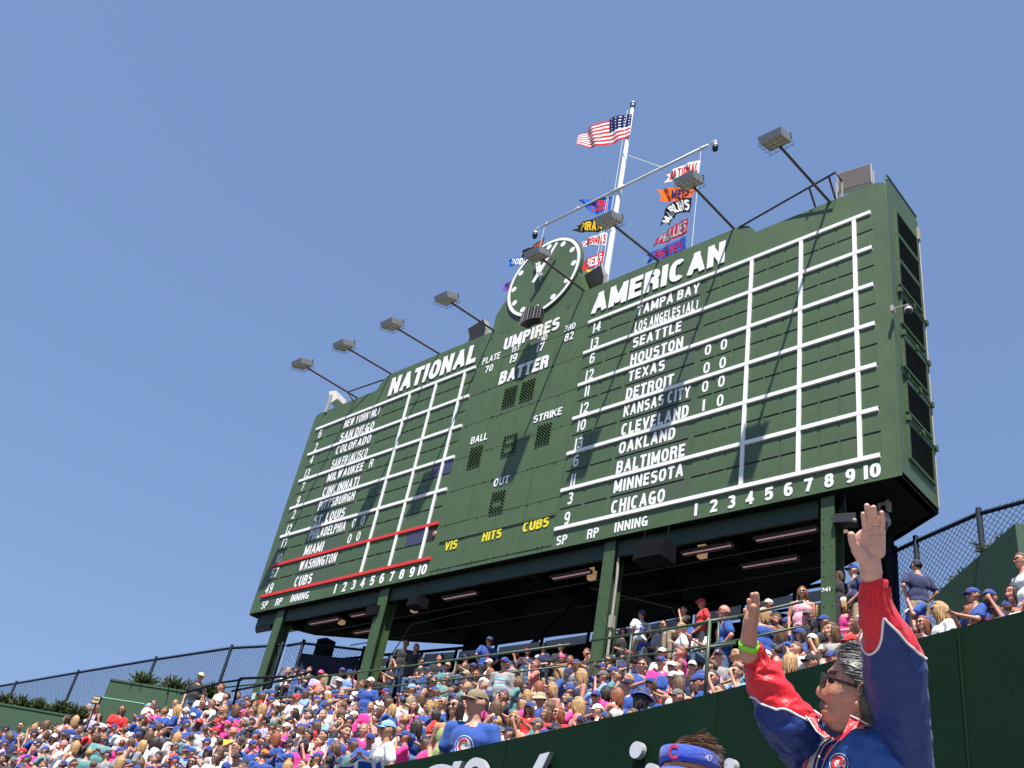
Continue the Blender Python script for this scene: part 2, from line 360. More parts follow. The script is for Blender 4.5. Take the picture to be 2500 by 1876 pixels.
for side in (0, 1):
    bar3 = (-24.21, -10.71)[side]; cw = (0.456, 0.47)[side]
    x_sp = ((-29.62, -28.98), (-16.18, -15.46))[side]; x_rp = ((-28.86, -28.12), (-15.36, -14.62))[side]; x_nm = ((-27.98, -25.74), (-14.52, -12.28))[side]
    for r in range(12):
        z0, z1 = rowz(r); top = r % 2 == 0
        a = z0 + (0.022 if top else 0.03); b = z1 - (0.055 if top else 0.014)
        sh = M_panel if random.random() < 0.8 else M_panel2
        for (xa, xb), nm in ((x_sp, 'number_panel'), (x_rp, 'pitcher_panel')): panel(nm, xa, xb, a, b, M_panel)
        panel('name_panel', x_nm[0], x_nm[1], a, b, M_plate if side == 1 or r < 12 else M_panel)
        shade_slot.box(x_nm[0], x_nm[1], YF-0.006, YF-0.003, z0-0.01 if top else z0, z0+0.02 if top else z0+0.02)
        for c in range(10):
            x0 = bar3 - 3*cw + c*cw + 0.02; x1 = x0 + cw - 0.04
            if side == 0 and r == 10 and c == 9:
                shade_slot.box(x0, x1, YF-0.008, YF-0.003, a, b); continue
            m = M_panel if random.random() < 0.75 else M_panel2
            if side == 0 and ((r == 6 and c in (8, 9)) or (r == 10 and c in (7, 8))): m = M_purple
            panel('inning_panel', x0, x1, a, b, m)
            if top: shade_slot.box(x0, x1, YF-0.006, YF-0.003, z0-0.012, z0+0.022)
        for q in (x_sp, x_rp):
            if top: shade_slot.box(q[0], q[1], YF-0.006, YF-0.003, z0-0.035, z0+0.055)
tag(bpart(shade_slot, 'shutter_gap_shade', M_dark), kind='stuff')  # dark strips paint the overhang shade between shutters; one fills the open window
# grid bars, proud of the shutters
def bar(x0, x1, z0, z1, m, y=0.055, name='grid_bar'):
    b = MB(); b.box(x0, x1, YF-y, YF-0.001, z0, z1); return bpart(b, name, m)
for i in range(7):
    z = ZT - i*1.1434
    bar(-16.23, -7.47, z-0.05, z+0.05, M_white, name='row_bar')
    bar(-29.65, -21.0, z-0.05, z+0.05, M_red if i > 4 else M_white, name='row_bar')
for xs, zb in (((-10.71, -9.30, -7.89), 0), ((-24.21, -22.86, -21.47), 0)):
    for x in xs: bar(x-0.05, x+0.05, ZT - 6*1.1434 + 0.05, ZT-0.05, M_white, 0.051, 'column_bar')
# lettering
def btext(s, x0, z0, z1, m=M_white, x1=None, k=0.70, bold=0.19, name='lettering', y=0.021, gap=0.10):
    Q, W_ = paint_text(s, bold, gap); w = (x1-x0) if x1 else W_*(z1-z0)
    b = paint_mb(s, lambda u, v, l: (x0+u*w, YF-y-0.0018*l-0.001, z0+v*(z1-z0)), bold, gap); return bpart(b, name, m)
for side, NM, NU in ((0, NA, NN), (1, AA, AN)):
    for r in range(12):
        z0, z1 = rowz(r); a = z0 + (0.10 if r % 2 == 0 else 0.085)
        x0 = (-27.80, -14.42)[side]; asp = paint_text(NM[r], 0.20, 0.11)[1]; w = min(2.02 if side == 0 else 2.10, asp*0.36)
        btext(NM[r], x0, a, a+0.37, x1=x0+w, bold=0.20, gap=0.11, name='team_name')
        s = str(NU[r]); cx = (-29.27, -15.86)[side]; w = paint_text(s, 0.17, 0.12)[1]*0.34
        btext(s, cx-w/2, a-0.01, a+0.36, x1=cx+w/2, bold=0.17, gap=0.12, name='pitcher_number')
for side, r, c, s in ((1,4,0,'0'),(1,4,1,'0'),(1,5,0,'0'),(1,5,1,'0'),(1,6,0,'0'),(1,6,1,'0'),(1,7,0,'1'),(1,7,1,'0'),(0,8,0,'0'),(0,8,1,'0'),(0,9,0,'0'),(0,9,1,'0'),(0,4,0,'R')):
    bar3 = (-24.21, -10.71)[side]; cw = (0.456, 0.47)[side]; cx = bar3 - 2.5*cw + c*cw; z0, z1 = rowz(r); a = z0 + 0.12; w = 0.07 if s == '1' else 0.19
    btext(s, cx-w/2, a, a+0.34, x1=cx+w/2, name='inning_score', bold=0.17)
for side in (0, 1):
    bar3 = (-24.21, -10.71)[side]; cw = (0.456, 0.47)[side]
    for c in range(10):
        cx = bar3 - 2.5*cw + c*cw; s = str(c+1); w = (0.08 if c == 0 else 0.21 if c < 9 else 0.36)
        btext(s, cx-w/2, 10.58, 10.91, x1=cx+w/2, name='inning_number', bold=0.22, y=0.010)
    x = (-29.43, -16.12)[side]
    btext('SP', x, 10.58, 10.85, x1=x+0.36, name='column_heading', y=0.010); x = (-28.60, -15.10)[side]
    btext('RP', x, 10.58, 10.85, x1=x+0.37, name='column_heading', y=0.010); x = (-27.74, -14.24)[side]
    btext('INNING', x, 10.60, 10.87, x1=x+1.0, name='column_heading', y=0.010)
for s, x0, x1, z0, z1, m, b in (('NATIONAL',-25.55,-21.10,18.17,18.97,M_white,0.23),('AMERICAN',-16.2,-11.57,18.20,19.00,M_white,0.23),
    ('UMPIRES',-19.82,-17.45,18.16,18.66,M_white,0.23),('BATTER',-19.68,-17.63,16.76,17.26,M_white,0.23),
    ('PLATE',-20.70,-19.90,17.89,18.16,M_white,0.18),('70',-20.48,-20.12,17.48,17.76,M_white,0.18),('1ST',-19.37,-19.03,17.92,18.14,M_white,0.18),
    ('19',-19.37,-19.07,17.50,17.83,M_white,0.18),('2ND',-18.31,-17.88,17.91,18.14,M_white,0.18),('17',-18.24,-17.94,17.52,17.85,M_white,0.18),
    ('3RD',-17.19,-16.75,17.92,18.15,M_white,0.18),('82',-17.12,-16.77,17.52,17.82,M_white,0.18),('STRIKE',-17.80,-16.70,14.79,15.05,M_white,0.18),
    ('BALL',-20.38,-19.66,14.76,15.02,M_white,0.18),('OUT',-18.94,-18.32,12.94,13.20,M_white,0.18),('VIS',-20.46,-19.94,11.18,11.47,M_yellow,0.21),
    ('HITS',-18.94,-18.20,11.20,11.49,M_yellow,0.21),('CUBS',-17.41,-16.48,11.20,11.50,M_yellow,0.21)):
    btext(s, x0, z0, z1, m, x1, bold=b, y=0.030, gap=0.07, name='heading' if z1-z0 > .4 else 'lettering')
b = MB(); b.box(-20.75, -16.30, YF-0.045, YF-0.002, 11.50, 11.58); bpart(b, 'drip_ledge', M_green)
b = MB()
for x in (-19.62, -17.75): b.box(x-0.01, x+0.01, YF-0.03, YF-0.002, 11.08, 11.50)
bpart(b, 'cell_divider', M_green)
# hooded lamp matrices for batter, ball, strike, out
dig = {'b1':(-19.28,15.78),'b2':(-18.55,15.80),'ball':(-20.27,13.90),'mid':(-18.87,13.93),'strike':(-17.53,13.93),'out':(-18.88,12.04)}
for k, (x0, z0) in dig.items():
    b = MB(); b.box(x0-0.03, x0+0.55, YF-0.022, YF-0.002, z0-0.06, z0+0.74)
    bo = bpart(b, 'lamp_plate', M_panel)
    h = MB()
    for i in range(5):
        for j in range(7):
            if k in ('mid', 'out') and i in (1, 2, 3) and j in ((1, 2, 4, 5) if k == 'mid' else (2, 3)): continue
            cx = x0 + 0.05 + i*0.11; cz = z0 + 0.04 + j*0.10; n = 6; vs = []
            for q in range(n+1):
                a = math.pi*q/n; vs += [(cx+0.045*math.cos(a), YF-0.022, cz+0.045*math.sin(a)), (cx+0.040*math.cos(a), YF-0.075, cz-0.005+0.040*math.sin(a))]
            h.add(vs, [(2*q, 2*q+1, 2*q+3, 2*q+2) for q in range(n)], 0)
            h.add([(cx+0.036*math.cos(math.pi*t/6), YF-0.0235, cz+0.008+0.030*math.sin(math.pi*t/6)) for t in range(7)] + [(cx+0.024*math.cos(math.pi*t/6), YF-0.0235, cz+0.002+0.018*math.sin(math.pi*t/6)) for t in range(7)], [(t,t+1,8+t,7+t) for t in range(6)], 1)
    ho = h.build('lamp_hoods', (M_panel, M_dark), bo); ho.data.transform(Matrix.Translation(-BO)); tag(ho, kind='stuff')
SPX, SPZ = -18.22, 18.60
HA = (-20, 1.02, 29, 1.22)
# clock on the hump
CX, CZ = -18.60, 20.76
ck = thing('tmp', 'x', 'y'); ck.name = 'clock'; del ck['label']; del ck['category']; ck.parent = board; ck.location = Vector((CX, YF, CZ)) - BO
def cpart(mb, name, m, **k): o = mb.build(name, m, ck, **k); return o
b = MB(); n = 72
b.prism([(1.60*math.cos(2*math.pi*q/n), 1.60*math.sin(2*math.pi*q/n)) for q in range(n)], lambda x, z: (x, -0.05, z), lambda x, z: (x, 0.10, z)); cpart(b, 'clock_face', M_green, recalc=True)
b = MB(); vs = []
for q in range(n):
    a = 2*math.pi*q/n
    for r_, y in ((1.56, -0.052), (1.56, -0.068), (1.45, -0.068), (1.45, -0.052)): vs.append((r_*math.cos(a), y, r_*math.sin(a)))
b.add(vs, [(4*q+s, 4*((q+1) % n)+s, 4*((q+1) % n)+(s+1) % 4, 4*q+(s+1) % 4) for q in range(n) for s in range(4)]); cpart(b, 'clock_rim', M_white, recalc=True)
dm = MB(); dm.prism([(0.11*math.cos(2*math.pi*q/16), 0.11*math.sin(2*math.pi*q/16)) for q in range(16)], lambda x, z: (x, -0.06, z), lambda x, z: (x, -0.05, z)); dme = dm.mesh('dot', False, (M_white,))
for q in range(12):
    a = 2*math.pi*q/12; link('hour_dot', dme, ck, (1.31*math.sin(a), 0, 1.31*math.cos(a)))
def hand(name, ang, L, T, w0, w1, y):
    d = Vector((math.sin(R(ang)), 0, math.cos(R(ang)))); s = Vector((d.z, 0, -d.x)); b = MB()
    P = [-d*T - s*w0, -d*T + s*w0, s*w0*1.25, d*L + s*w1, d*L - s*w1, -s*w0*1.25]
    b.add([p + Vector((0, y, 0)) for p in P] + [p + Vector((0, y+0.025, 0)) for p in P], [(0,1,2,3,4,5),(11,10,9,8,7,6)] + [(i, (i+6), (i+1)%6+6, (i+1)%6) for i in range(6)])
    return cpart(b, name, M_white, recalc=True)
hand('hour_hand', HA[0], HA[1], 0.14, 0.085, 0.07, -0.24); hand('minute_hand', HA[2], HA[3], 0.38, 0.07, 0.055, -0.28)
b = MB(); b.tube([(0,-0.30,0),(0,-0.05,0)], 0.035, 10); cpart(b, 'hand_axle', M_grey)
# speaker cluster under the clock
b = MB()
for k in range(4):
    a0 = R(-32 + 16*k + 8); c = Vector((SPX, YF+0.1, SPZ)) + Vector((math.sin(a0)*0.75, -math.cos(a0)*0.75, 0))
    ax = Vector((math.cos(a0), math.sin(a0), 0)); nn = Vector((math.sin(a0), -math.cos(a0), 0))
    for j in range(2): b.obox(c + Vector((0,0,0.12*(2*j-1))) - nn*0.12, ax*0.10, nn*0.16, Vector((0,0,0.115)))
spk = bpart(b, 'speaker_cluster', M_black)
g = MB()
for k in range(4):
    a0 = R(-32 + 16*k + 8); c = Vector((SPX, YF+0.1, SPZ)) + Vector((math.sin(a0)*0.80, -math.cos(a0)*0.80, 0)); ax = Vector((math.cos(a0), math.sin(a0), 0))
    for j in range(3): g.tube([c + ax*0.1*(j-1) + Vector((0,0,-0.24)), c + ax*0.1*(j-1) + Vector((0,0,0.24))], 0.007, 4)
    for j in range(5): g.tube([c - ax*0.1 + Vector((0,0,-0.24+0.12*j)), c + ax*0.1 + Vector((0,0,-0.24+0.12*j))], 0.007, 4)
go = g.build('speaker_grille', M_grey, spk); go.data.transform(Matrix.Translation(-BO))
# the right end wall with louvred vents
for i, (z0, z1) in enumerate(((17.36,18.04),(16.55,17.25),(15.76,16.44),(14.62,15.38),(13.42,14.16),(12.26,13.00),(11.12,11.92))):
    b = MB(); b.box(-7.052, -7.035, 17.20, 18.32, z0, z1); fo = bpart(b, 'vent', M_dark)
    s = MB()
    for (ya, yb, za, zb) in ((17.14,17.20,z0-0.05,z1+0.05),(18.32,18.38,z0-0.05,z1+0.05),(17.20,18.32,z0-0.05,z0),(17.20,18.32,z1,z1+0.05)): s.box(-7.049, -6.995, ya, yb, za, zb)
    so_ = s.build('vent_frame', M_steel, fo); so_.data.transform(Matrix.Translation(-BO))
    n = 16; s = MB()
    for k in range(n):
        z = z0 + (k+0.2)*(z1-z0)/n; s.add([(-7.034,17.20,z+0.035),(-7.034,18.32,z+0.035),(-7.005,18.32,z),(-7.005,17.20,z),(-7.034,17.20,z+0.029),(-7.034,18.32,z+0.029),(-7.005,18.32,z-0.006),(-7.005,17.20,z-0.006)],[(0,3,2,1),(4,5,6,7),(3,7,6,2)])
    so_ = s.build('vent_slats', mat('slat_green', (0.012,0.020,0.014), 0.7), fo); so_.data.transform(Matrix.Translation(-BO)); tag(so_, kind='stuff')
b = MB()
for z, ya, yb in ((15.5,17.1,18.5),(14.3,17.15,18.45),(13.15,17.2,18.45),(12.05,17.15,18.5)):
    b.tube([(-6.99,ya,z),(-6.97,(ya+yb)/2,z-0.02),(-6.99,yb,z-0.02)], 0.022, 6)
    for y in (ya, (ya+yb)/2, yb): b.box(-7.04, -6.95, y-0.04, y+0.04, z-0.07, z+0.06)
bpart(b, 'conduit', M_steel)
b = MB(); b.tube([(-7.02,18.50,10.6),(-7.02,18.50,18.5)], 0.018, 6); b.box(-7.04,-6.98,18.44,18.54,18.15,18.55); bpart(b, 'downpipe', M_grey)
b = MB(); b.box(-7.12, -7.05, YF-0.012, YF+0.0, 10.5, 18.62); bpart(b, 'corner_trim', M_green)
b = MB(); b.tube([(-7.05,YF+0.02,18.85),(-7.05,YF+0.02,19.02),(-7.05,YB-0.05,18.99),(-7.05,YB-0.05,18.8)], 0.02, 6)
b.add([(-7.052,YF+0.02,18.5),(-7.052,YB,18.5),(-7.052,YB,18.96),(-7.052,YF+0.02,19.0),(-7.09,YF+0.02,18.5),(-7.09,YB,18.5),(-7.09,YB,18.96),(-7.09,YF+0.02,19.0)],[(0,1,2,3),(7,6,5,4),(3,2,6,7),(0,3,7,4),(1,5,6,2)])
bpart(b, 'end_coping', M_green)
# small bolts and fittings scattered on the sheet metal
b = MB(); random.seed(5)
for i in range(70):
    x = random.uniform(-20.8, -16.5); z = random.choice(zs) + random.uniform(-0.05, 0.05)
    b.box(x-0.012, x+0.012, YF-0.04, YF-0.01, z-0.012, z+0.012)
tag(bpart(b, 'bolt_heads', M_dark), kind='stuff')

# dome camera on the end wall
def dome_camera(loc, label, s=1.0, arm=(-0.35,0,0)):
    t = thing('security_camera', label, 'camera', loc)
    b = MB(); b.tube([(arm[0],arm[1],0.28*s),(0,0,0.28*s),(0,0,0.15*s)], 0.03*s, 8); b.box(arm[0]-0.03,arm[0]+0.03,arm[1]-0.07,arm[1]+0.07,0.16*s,0.4*s); b.build('bracket', M_grey, t)
    b = MB(); b.sph((0,0,0.05*s), 0.14*s, 0.14*s, 0.13*s, 16, 8, v1=0.55); b.tube([(0,0,0.05*s),(0,0,-0.01*s)], 0.145*s, 16); b.build('housing', M_grey, t, True)
    b = MB(); b.sph((0,0,-0.02*s), 0.11*s, 0.11*s, 0.12*s, 16, 8, v0=0.5); b.build('dome', M_black, t, True); return t
p = atx(1600+1140/1.845, 400+655/1.845, -6.65)
dome_camera(p - Vector((0,0,0.05)), 'grey dome security camera on the louvred end wall of the scoreboard', 0.65, (-0.34,0,0))
# head looking out of the open inning window
# ------------------------------------------------------------------ lamps above the board
lamps = [(-8.56,18.87,14.15,18.62),(-11.38,19.33,14.66,19.25),(-13.88,19.30,14.5,18.98),(-16.68,19.35,14.64,19.13),(-20.52,19.24,14.61,19.02),(-23.23,19.26,14.64,19.04),(-25.82,19.26,14.61,19.08),(-27.57,18.72,14.23,18.62)]
lab = ['rightmost arm lamp, in front of open blue sky above the AMERICAN side','arm lamp in front of the white and orange pennants','arm lamp in front of the white flagpole',
       'arm lamp whose head overlaps the clock dial','arm lamp just left of the clock, beside a grey floodlight','third arm lamp from the left, above NATIONAL','second arm lamp from the left end of the scoreboard','leftmost arm lamp, over the left corner of the scoreboard']
def lamp_head(t, h):
    # shallow trapezoid housing, opening downward and back toward the board, with a wire guard
    tilt = Matrix.Rotation(R(20), 3, 'X')
    def P(x, y, z): return h + tilt @ Vector((x, y, z))
    b = MB()
    top = [(-0.31,-0.27),(0.31,-0.27),(0.31,0.27),(-0.31,0.27)]; mid = [(-0.28,-0.25),(0.28,-0.25),(0.28,0.25),(-0.28,0.25)]
    b.add([P(x,y,0.15) for x,y in top] + [P(x,y,-0.04) for x,y in mid] + [P(x*0.92,y*0.92,-0.035) for x,y in mid] , [(3,2,1,0)] + [(i,(i+1)%4,4+(i+1)%4,4+i) for i in range(4)] + [(4+i,4+(i+1)%4,8+(i+1)%4,8+i) for i in range(4)])
    ho = b.build('housing', mat('lamp_housing', (0.36,0.35,0.33), 0.5, 0.08, 6.0), t, recalc=True)
    b = MB(); b.add([P(x*0.92,y*0.92,-0.03) for x,y in mid],[(0,1,2,3)]); b.add([P(x*0.92,y*0.92,-0.02) for x,y in mid],[(3,2,1,0)]); b.build('lens', mat('lamp_lens', (0.40,0.37,0.28), 0.35, 0.1, 6.0), ho)
    b = MB()
    for k in range(5): x = -0.28 + 0.14*k; b.tube([P(x,-0.30,-0.03),P(x,-0.30,-0.12),P(x,0.30,-0.12),P(x,0.30,-0.03)], 0.005, 4)
    for k in range(4): y = -0.27 + 0.18*k; b.tube([P(-0.33,y,-0.03),P(-0.33,y,-0.12),P(0.33,y,-0.12),P(0.33,y,-0.03)], 0.005, 4)
    b.build('wire_guard', M_black, t)
    b = MB(); b.tube([P(0.30,0.24,0.05),P(0.30,0.24,0.2)], 0.018, 5); b.tube([P(-0.30,0.24,0.05),P(-0.30,0.24,0.2)], 0.018, 5); b.build('clip', M_black, t)
for (x, zb, yh, zh), L in zip(lamps, lab):
    t = thing('arm_lamp', L, 'lamp', (x, YF, zb), 0, 'lamps on arms above the scoreboard')
    h = Vector((0, yh-YF, zh-zb)); b = MB(); b.tube([Vector((0, 0.25, 0.06)), h*0.9 + Vector((0,0,0.02)), h + Vector((0,0.22,0.05))], 0.036, 8); b.build('arm', M_rust, t)
    lamp_head(t, h)
# steel rails carrying the end lamps
def bars(name, label, cat, pts_list, m, r=0.03, sq=True):
    t = MB(); o = Vector(pts_list[0][0])
    for pts in pts_list: t.tube([Vector(p)-o for p in pts], r, 4 if sq else 8)
    ob = t.build(name, m); ob.location = o; return tag(ob, label, cat)
bars('lamp_rail', 'brown steel rail above the right end of the scoreboard, stepped up to the outer lamp', 'rail',
     [[(-11.2,YF,19.30),(-8.2,YF-0.35,19.42),(-8.2,YF,19.42),(-8.2,YF+0.02,18.84)],[(-8.95,YF+0.1,18.84),(-8.95,YF-0.3,19.35)],[(-8.4,YF+0.1,18.84),(-8.4,YF-0.3,19.42)]], M_rust)
bars('lamp_rail', 'thin brown steel rail above the left end of the scoreboard beside the leftmost lamps', 'rail',
     [[(-26.15,YF,19.12),(-27.75,YF-0.35,18.86),(-27.75,YF+0.05,18.66)]], M_rust)
def floodlight(c, rz, tilt, label, w=0.44, h=0.33, d=0.2):
    t = thing('floodlight', label, 'floodlight', c, rz, 'boxy floodlights on top of the scoreboard')
    m3 = Matrix.Rotation(tilt, 3, 'X')
    b = MB(); P = lambda x,y,z: m3 @ Vector((x,y,z))
    b.add([P(-w,-d*0.4,-h),P(w,-d*0.4,-h),P(w,-d*0.4,h),P(-w,-d*0.4,h),P(-w*0.8,d,-h*0.6),P(w*0.8,d,-h*0.6),P(w*0.8,d,h*0.8),P(-w*0.8,d,h*0.8)],
          [(0,1,2,3)[::-1],(4,5,6,7),(0,1,5,4),(1,2,6,5),(2,3,7,6),(3,0,4,7)]); b.build('housing', mat('flood_housing', (0.46,0.44,0.40), 0.5, 0.06, 6.0), t, recalc=True)
    b = MB(); b.obox(P(0,-d*0.4-0.008,0), P(w*0.94,0,0), P(0,0.006,0), P(0,0,h*0.94)); b.build('lens', M_greyd, t)
    b = MB()
    for s in (-1, 1): b.box(s*(w+0.03)-0.02, s*(w+0.03)+0.02, -0.06, 0.06, -h*2.3, 0.05)
    b.box(-w-0.05, w+0.05, -0.07, 0.07, -h*2.4, -h*2.3); b.build('yoke', M_grey, t)
floodlight((-8.02,17.2,19.72), R(8), R(2), 'grey floodlight at the right end of the scoreboard top, facing forward')
floodlight((-16.78,17.3,20.15), R(-8), R(28), 'grey floodlight between the clock and the flagpole base', 0.50, 0.36)
floodlight((-21.9,17.3,20.05), R(-8), R(28), 'grey floodlight left of the clock above the UMPIRES heading', 0.46, 0.33)
floodlight((-29.5,17.2,19.40), R(-75), R(25), 'grey floodlight at the left corner of the scoreboard top', 0.42, 0.32)
b = MB(); random.seed(2)
for k in range(26):
    x = -24.6 + 0.13*k; b.box(x-0.02, x+0.02, 17.0, 17.04, 19.26, 19.31+random.uniform(0,0.05))
b.tube([(-24.7,17.02,19.29),(-21.3,17.02,19.29)], 0.012, 4)
bpart(b, 'cable_tray', M_black)

# ------------------------------------------------------------------ flagpole and flags
PY = 19.0; PX = -17.92
t = thing('flagpole', 'tall white flagpole with a long crossarm behind the scoreboard', 'flagpole', (PX, PY, 18.0))
b = MB(); b.tube([(0,0,0),(0,0,4),(0,0,8.3),(0,0,13.0)], 0.1, 16, rs=[0.125,0.115,0.095,0.06]); b.build('pole', M_pole, t, True)
b = MB(); b.sph((0,0,13.14), 0.13, 0.13, 0.12); b.tube([(0,0,12.95),(0,0,13.1)], 0.10, 12); b.build('finial', mat('brass_cap', (0.35,0.34,0.30), 0.3, 0.05, metal=0.7), t, True)
b = MB(); b.tube([(-3.75,-0.12,8.27),(3.9,-0.12,8.27)], 0.048, 12); b.tube([(-0.3,-0.12,8.27),(0.3,-0.12,8.27)], 0.07, 12)
for s in (-3.5,-1.9,1.9,3.6): b.tube([(s,-0.12,8.27),(s+0.1,-0.12,8.27)], 0.06, 10)
b.build('crossarm', M_pole, t, True)
b = MB(); b.tube([(0,-0.1,10.2),(-2.1,-0.12,8.3)], 0.012, 5); b.tube([(0,-0.1,10.2),(1.95,-0.12,8.33)], 0.018, 5)
b.tube([(-0.15,-0.1,0.5),(-0.15,-0.1,12.8)], 0.010, 4); b.tube([(-0.22,-0.1,0.5),(-0.4,-0.1,8.2)], 0.008, 4)
for x in (-3.55, -0.45, 3.62): b.tube([(x,-0.12,8.2),(x,-0.12,1.0)], 0.010, 4)
b.build('halyard', M_pole, t)
for x, L in ((-4.0,'white dome camera hanging from the left tip of the flagpole crossarm'),(4.2,'white dome camera hanging from the right tip of the flagpole crossarm')):
    c = thing('security_camera', L, 'camera', (PX+x, PY-0.12, 25.95))
    b = MB(); b.tube([(-x*0.06,0,0.32),(0,0,0.36),(0,0,0.2)], 0.035, 8); b.tube([(0,0,0.22),(0,0,0.08)], 0.1, 12, rs=[0.05,0.11]); b.build('bracket', M_pole, c, True)
    b = MB(); b.tube([(0,0,0.08),(0,0,-0.06)], 0.1, 14); b.sph((0,0,-0.06), 0.09, 0.09, 0.11, 12, 6, v0=0.5); b.build('dome', M_black, c, True)
FB = PY - 0.1
D = lambda x, y: (1150 + x/2.861, 220 + y/2.861)
def flag(H, M_, E_, cols=None, wave=0.05, ph=0.0, tail=0.1):
    """cloth surface through three measured stations (hoist, middle, fly; each top and bottom), rippled along its length"""
    st = [[aty(*D(*p), FB) for p in q] for q in (H, M_, E_)]; o = st[0][0].copy()
    def q3(a, m, c, u): return a*((1-u)*(1-2*u)) + m*(4*u*(1-u)) + c*(u*(2*u-1))
    def P(u, v, off=0.0):
        p = q3(st[0][0], st[1][0], st[2][0], u).lerp(q3(st[0][1], st[1][1], st[2][1], u), v)
        a = wave*(0.35+u); w = 15*u + ph + 1.6*v
        p = p + Vector((0.012*math.sin(11*v+ph+5*u), a*math.sin(w) + a*0.4*math.sin(1.9*w+1), a*0.22*math.sin(w*0.8+0.9)))
        p.y -= off
        return p - o
    nu_, nv_ = 48, 26; b = MB(); vs = [P(i/nu_*(1 - tail*(1-abs(2*j/nv_-1))*(i/nu_)**6), j/nv_) for j in range(nv_+1) for i in range(nu_+1)]
    b.add(vs, [(j*(nu_+1)+i, j*(nu_+1)+i+1, (j+1)*(nu_+1)+i+1, (j+1)*(nu_+1)+i) for j in range(nv_) for i in range(nu_)])
    b.m = [cols((i+0.5)/nu_, (j+0.5)/nv_) if callable(cols) else 0 for j in range(nv_) for i in range(nu_)]
    return b, P, o
def cloth(name, c):
    m = mat(name, c, 0.9, 0.06, 6.0, 0.15, 40.0, spec=0.1)
    return m
F_ = {k: cloth('flag_'+k, c) for k, c in dict(white=(0.75,0.75,0.74), red=(0.60,0.02,0.03), blue=(0.02,0.09,0.42), navy=(0.010,0.018,0.10), black=(0.012,0.012,0.014), orange=(0.75,0.13,0.02),
      yellow=(0.80,0.52,0.02), maroon=(0.36,0.015,0.06), purple=(0.13,0.03,0.30), lilac=(0.36,0.16,0.55), royal=(0.02,0.14,0.55), grey=(0.35,0.35,0.36)).items()}
def mk(name, label, geo, mats_, word=None, wm=None, wbox=(0.05,0.9,0.2,0.8), bold=0.03, group='team pennants flying from the crossarm'):
    b, P, o = geo; ob = b.build(name, mats_, None, True); ob.location = o; 
    t = tag(ob, label, 'flag', group)
    if word:                                    # words run toward the halyard side, which is on the right
        x0, x1, y0, y1 = wbox
        for s in (1,):
            tb = paint_mb(word, lambda u, v, l: P(x1 - (1-u)*0 - (u)*(x1-x0) if False else x0 + (1-u)*(x1-x0), y1 - v*(y1-y0), 0.010+0.003*l), 0.20, 0.09); tb.build('lettering', wm, ob)
    return ob
def us(u, v):
    if u < 0.40 and v < 7/13.: 
        i = int(u*40/1.0); j = int(v*26); return 1 if (i % 3 == 1 and j % 3 == 1) else 2
    return 0 if int(v*13) % 2 == 0 else 1
b, P, o = flag(((1122,165),(1107,322)),((925,218),(915,392)),((748,322),(745,385)), us, wave=0.06, ph=1.0, tail=0.0)
ob = b.build('american_flag', (F_['red'], F_['white'], F_['navy']), None, True); ob.location = o; tag(ob, 'american flag with stars and stripes flying from the top of the flagpole', 'flag')
FL = [('white pennant with red NATIONAL lettering, top right under the crossarm', ((1603,488),(1585,592)),((1480,525),(1478,605)),((1365,590),(1345,655)), 'white','NATIONAL','red',(0.04,0.88,0.16,0.86)),
 ('orange pennant half hidden behind an arm lamp, right of the flagpole', ((1565,655),(1550,738)),((1430,678),(1428,776)),((1292,698),(1322,776)), 'orange','METS','navy',(0.12,0.6,0.2,0.85)),
 ('black pennant with curled white letters, third down on the right halyard', ((1543,755),(1530,860)),((1390,800),(1440,870)),((1322,962),(1392,950)), 'black','MARLINS','white',(0.03,0.92,0.12,0.88)),
 ('dark red pennant with grey PHILLIES lettering on the right halyard', ((1520,893),(1508,1002)),((1400,960),(1392,1052)),((1285,1058),(1266,1096)), 'maroon','PHILLIES','grey',(0.03,0.84,0.12,0.88)),
 ('dark blue pennant with red BRAVES lettering, just above the AMERICAN heading', ((1503,1020),(1500,1114)),((1370,1085),(1362,1172)),((1225,1150),(1212,1210)), 'blue','BRAVES','maroon',(0.10,0.78,0.14,0.88)),
 ('bright blue pennant right under the crossarm, left of the flagpole', ((985,742),(972,834)),((865,762),(860,866)),((742,766),(795,806)), 'royal','CUBS','red',(0.08,0.62,0.16,0.86)),
 ('black pennant with yellow PIRATES lettering left of the flagpole', ((965,872),(955,968)),((850,900),(848,995)),((735,945),(705,982)), 'black','PIRATES','yellow',(0.05,0.82,0.14,0.88)),
 ('white pennant with red CARDINALS lettering beside the clock', ((950,992),(940,1087)),((862,1018),(850,1082)),((775,1066),(755,1102)), 'white','CARDINALS','red',(0.02,0.94,0.14,0.88)),
 ('red pennant right of the clock, above the yellow one', ((932,1120),(925,1196)),((840,1165),(838,1250)),((748,1212),(735,1276)), 'red','REDS','white',(0.06,0.66,0.14,0.88)),
 ('yellow pennant with dark BREWERS lettering, lowest one right of the clock', ((918,1262),(912,1360)),((818,1258),(815,1352)),((715,1262),(712,1342)), 'yellow','BREWERS','navy',(0.05,0.92,0.16,0.86)),
 ('black and orange pennant hanging at the left halyard above the clock', ((517,1025),(498,1100)),((440,1082),(430,1148)),((352,1128),(335,1166)), 'black','GIANTS','orange',(0.02,0.5,0.14,0.88)),
 ('blue pennant with white lettering left of the clock', ((478,1150),(465,1216)),((370,1160),(355,1228)),((252,1188),(240,1232)), 'royal','DODGERS','white',(0.04,0.84,0.14,0.88)),
 ('purple pennant poking out left of the clock rim', ((450,1285),(440,1362)),((330,1325),(315,1388)),((205,1362),(222,1405)), 'purple','ROCKIES','lilac',(0.04,0.84,0.14,0.88)),
 ('small orange pennant tip at the lower left of the clock', ((430,1410),(425,1500)),((320,1462),(312,1534)),((220,1512),(208,1540)), 'orange',None,None,None)]
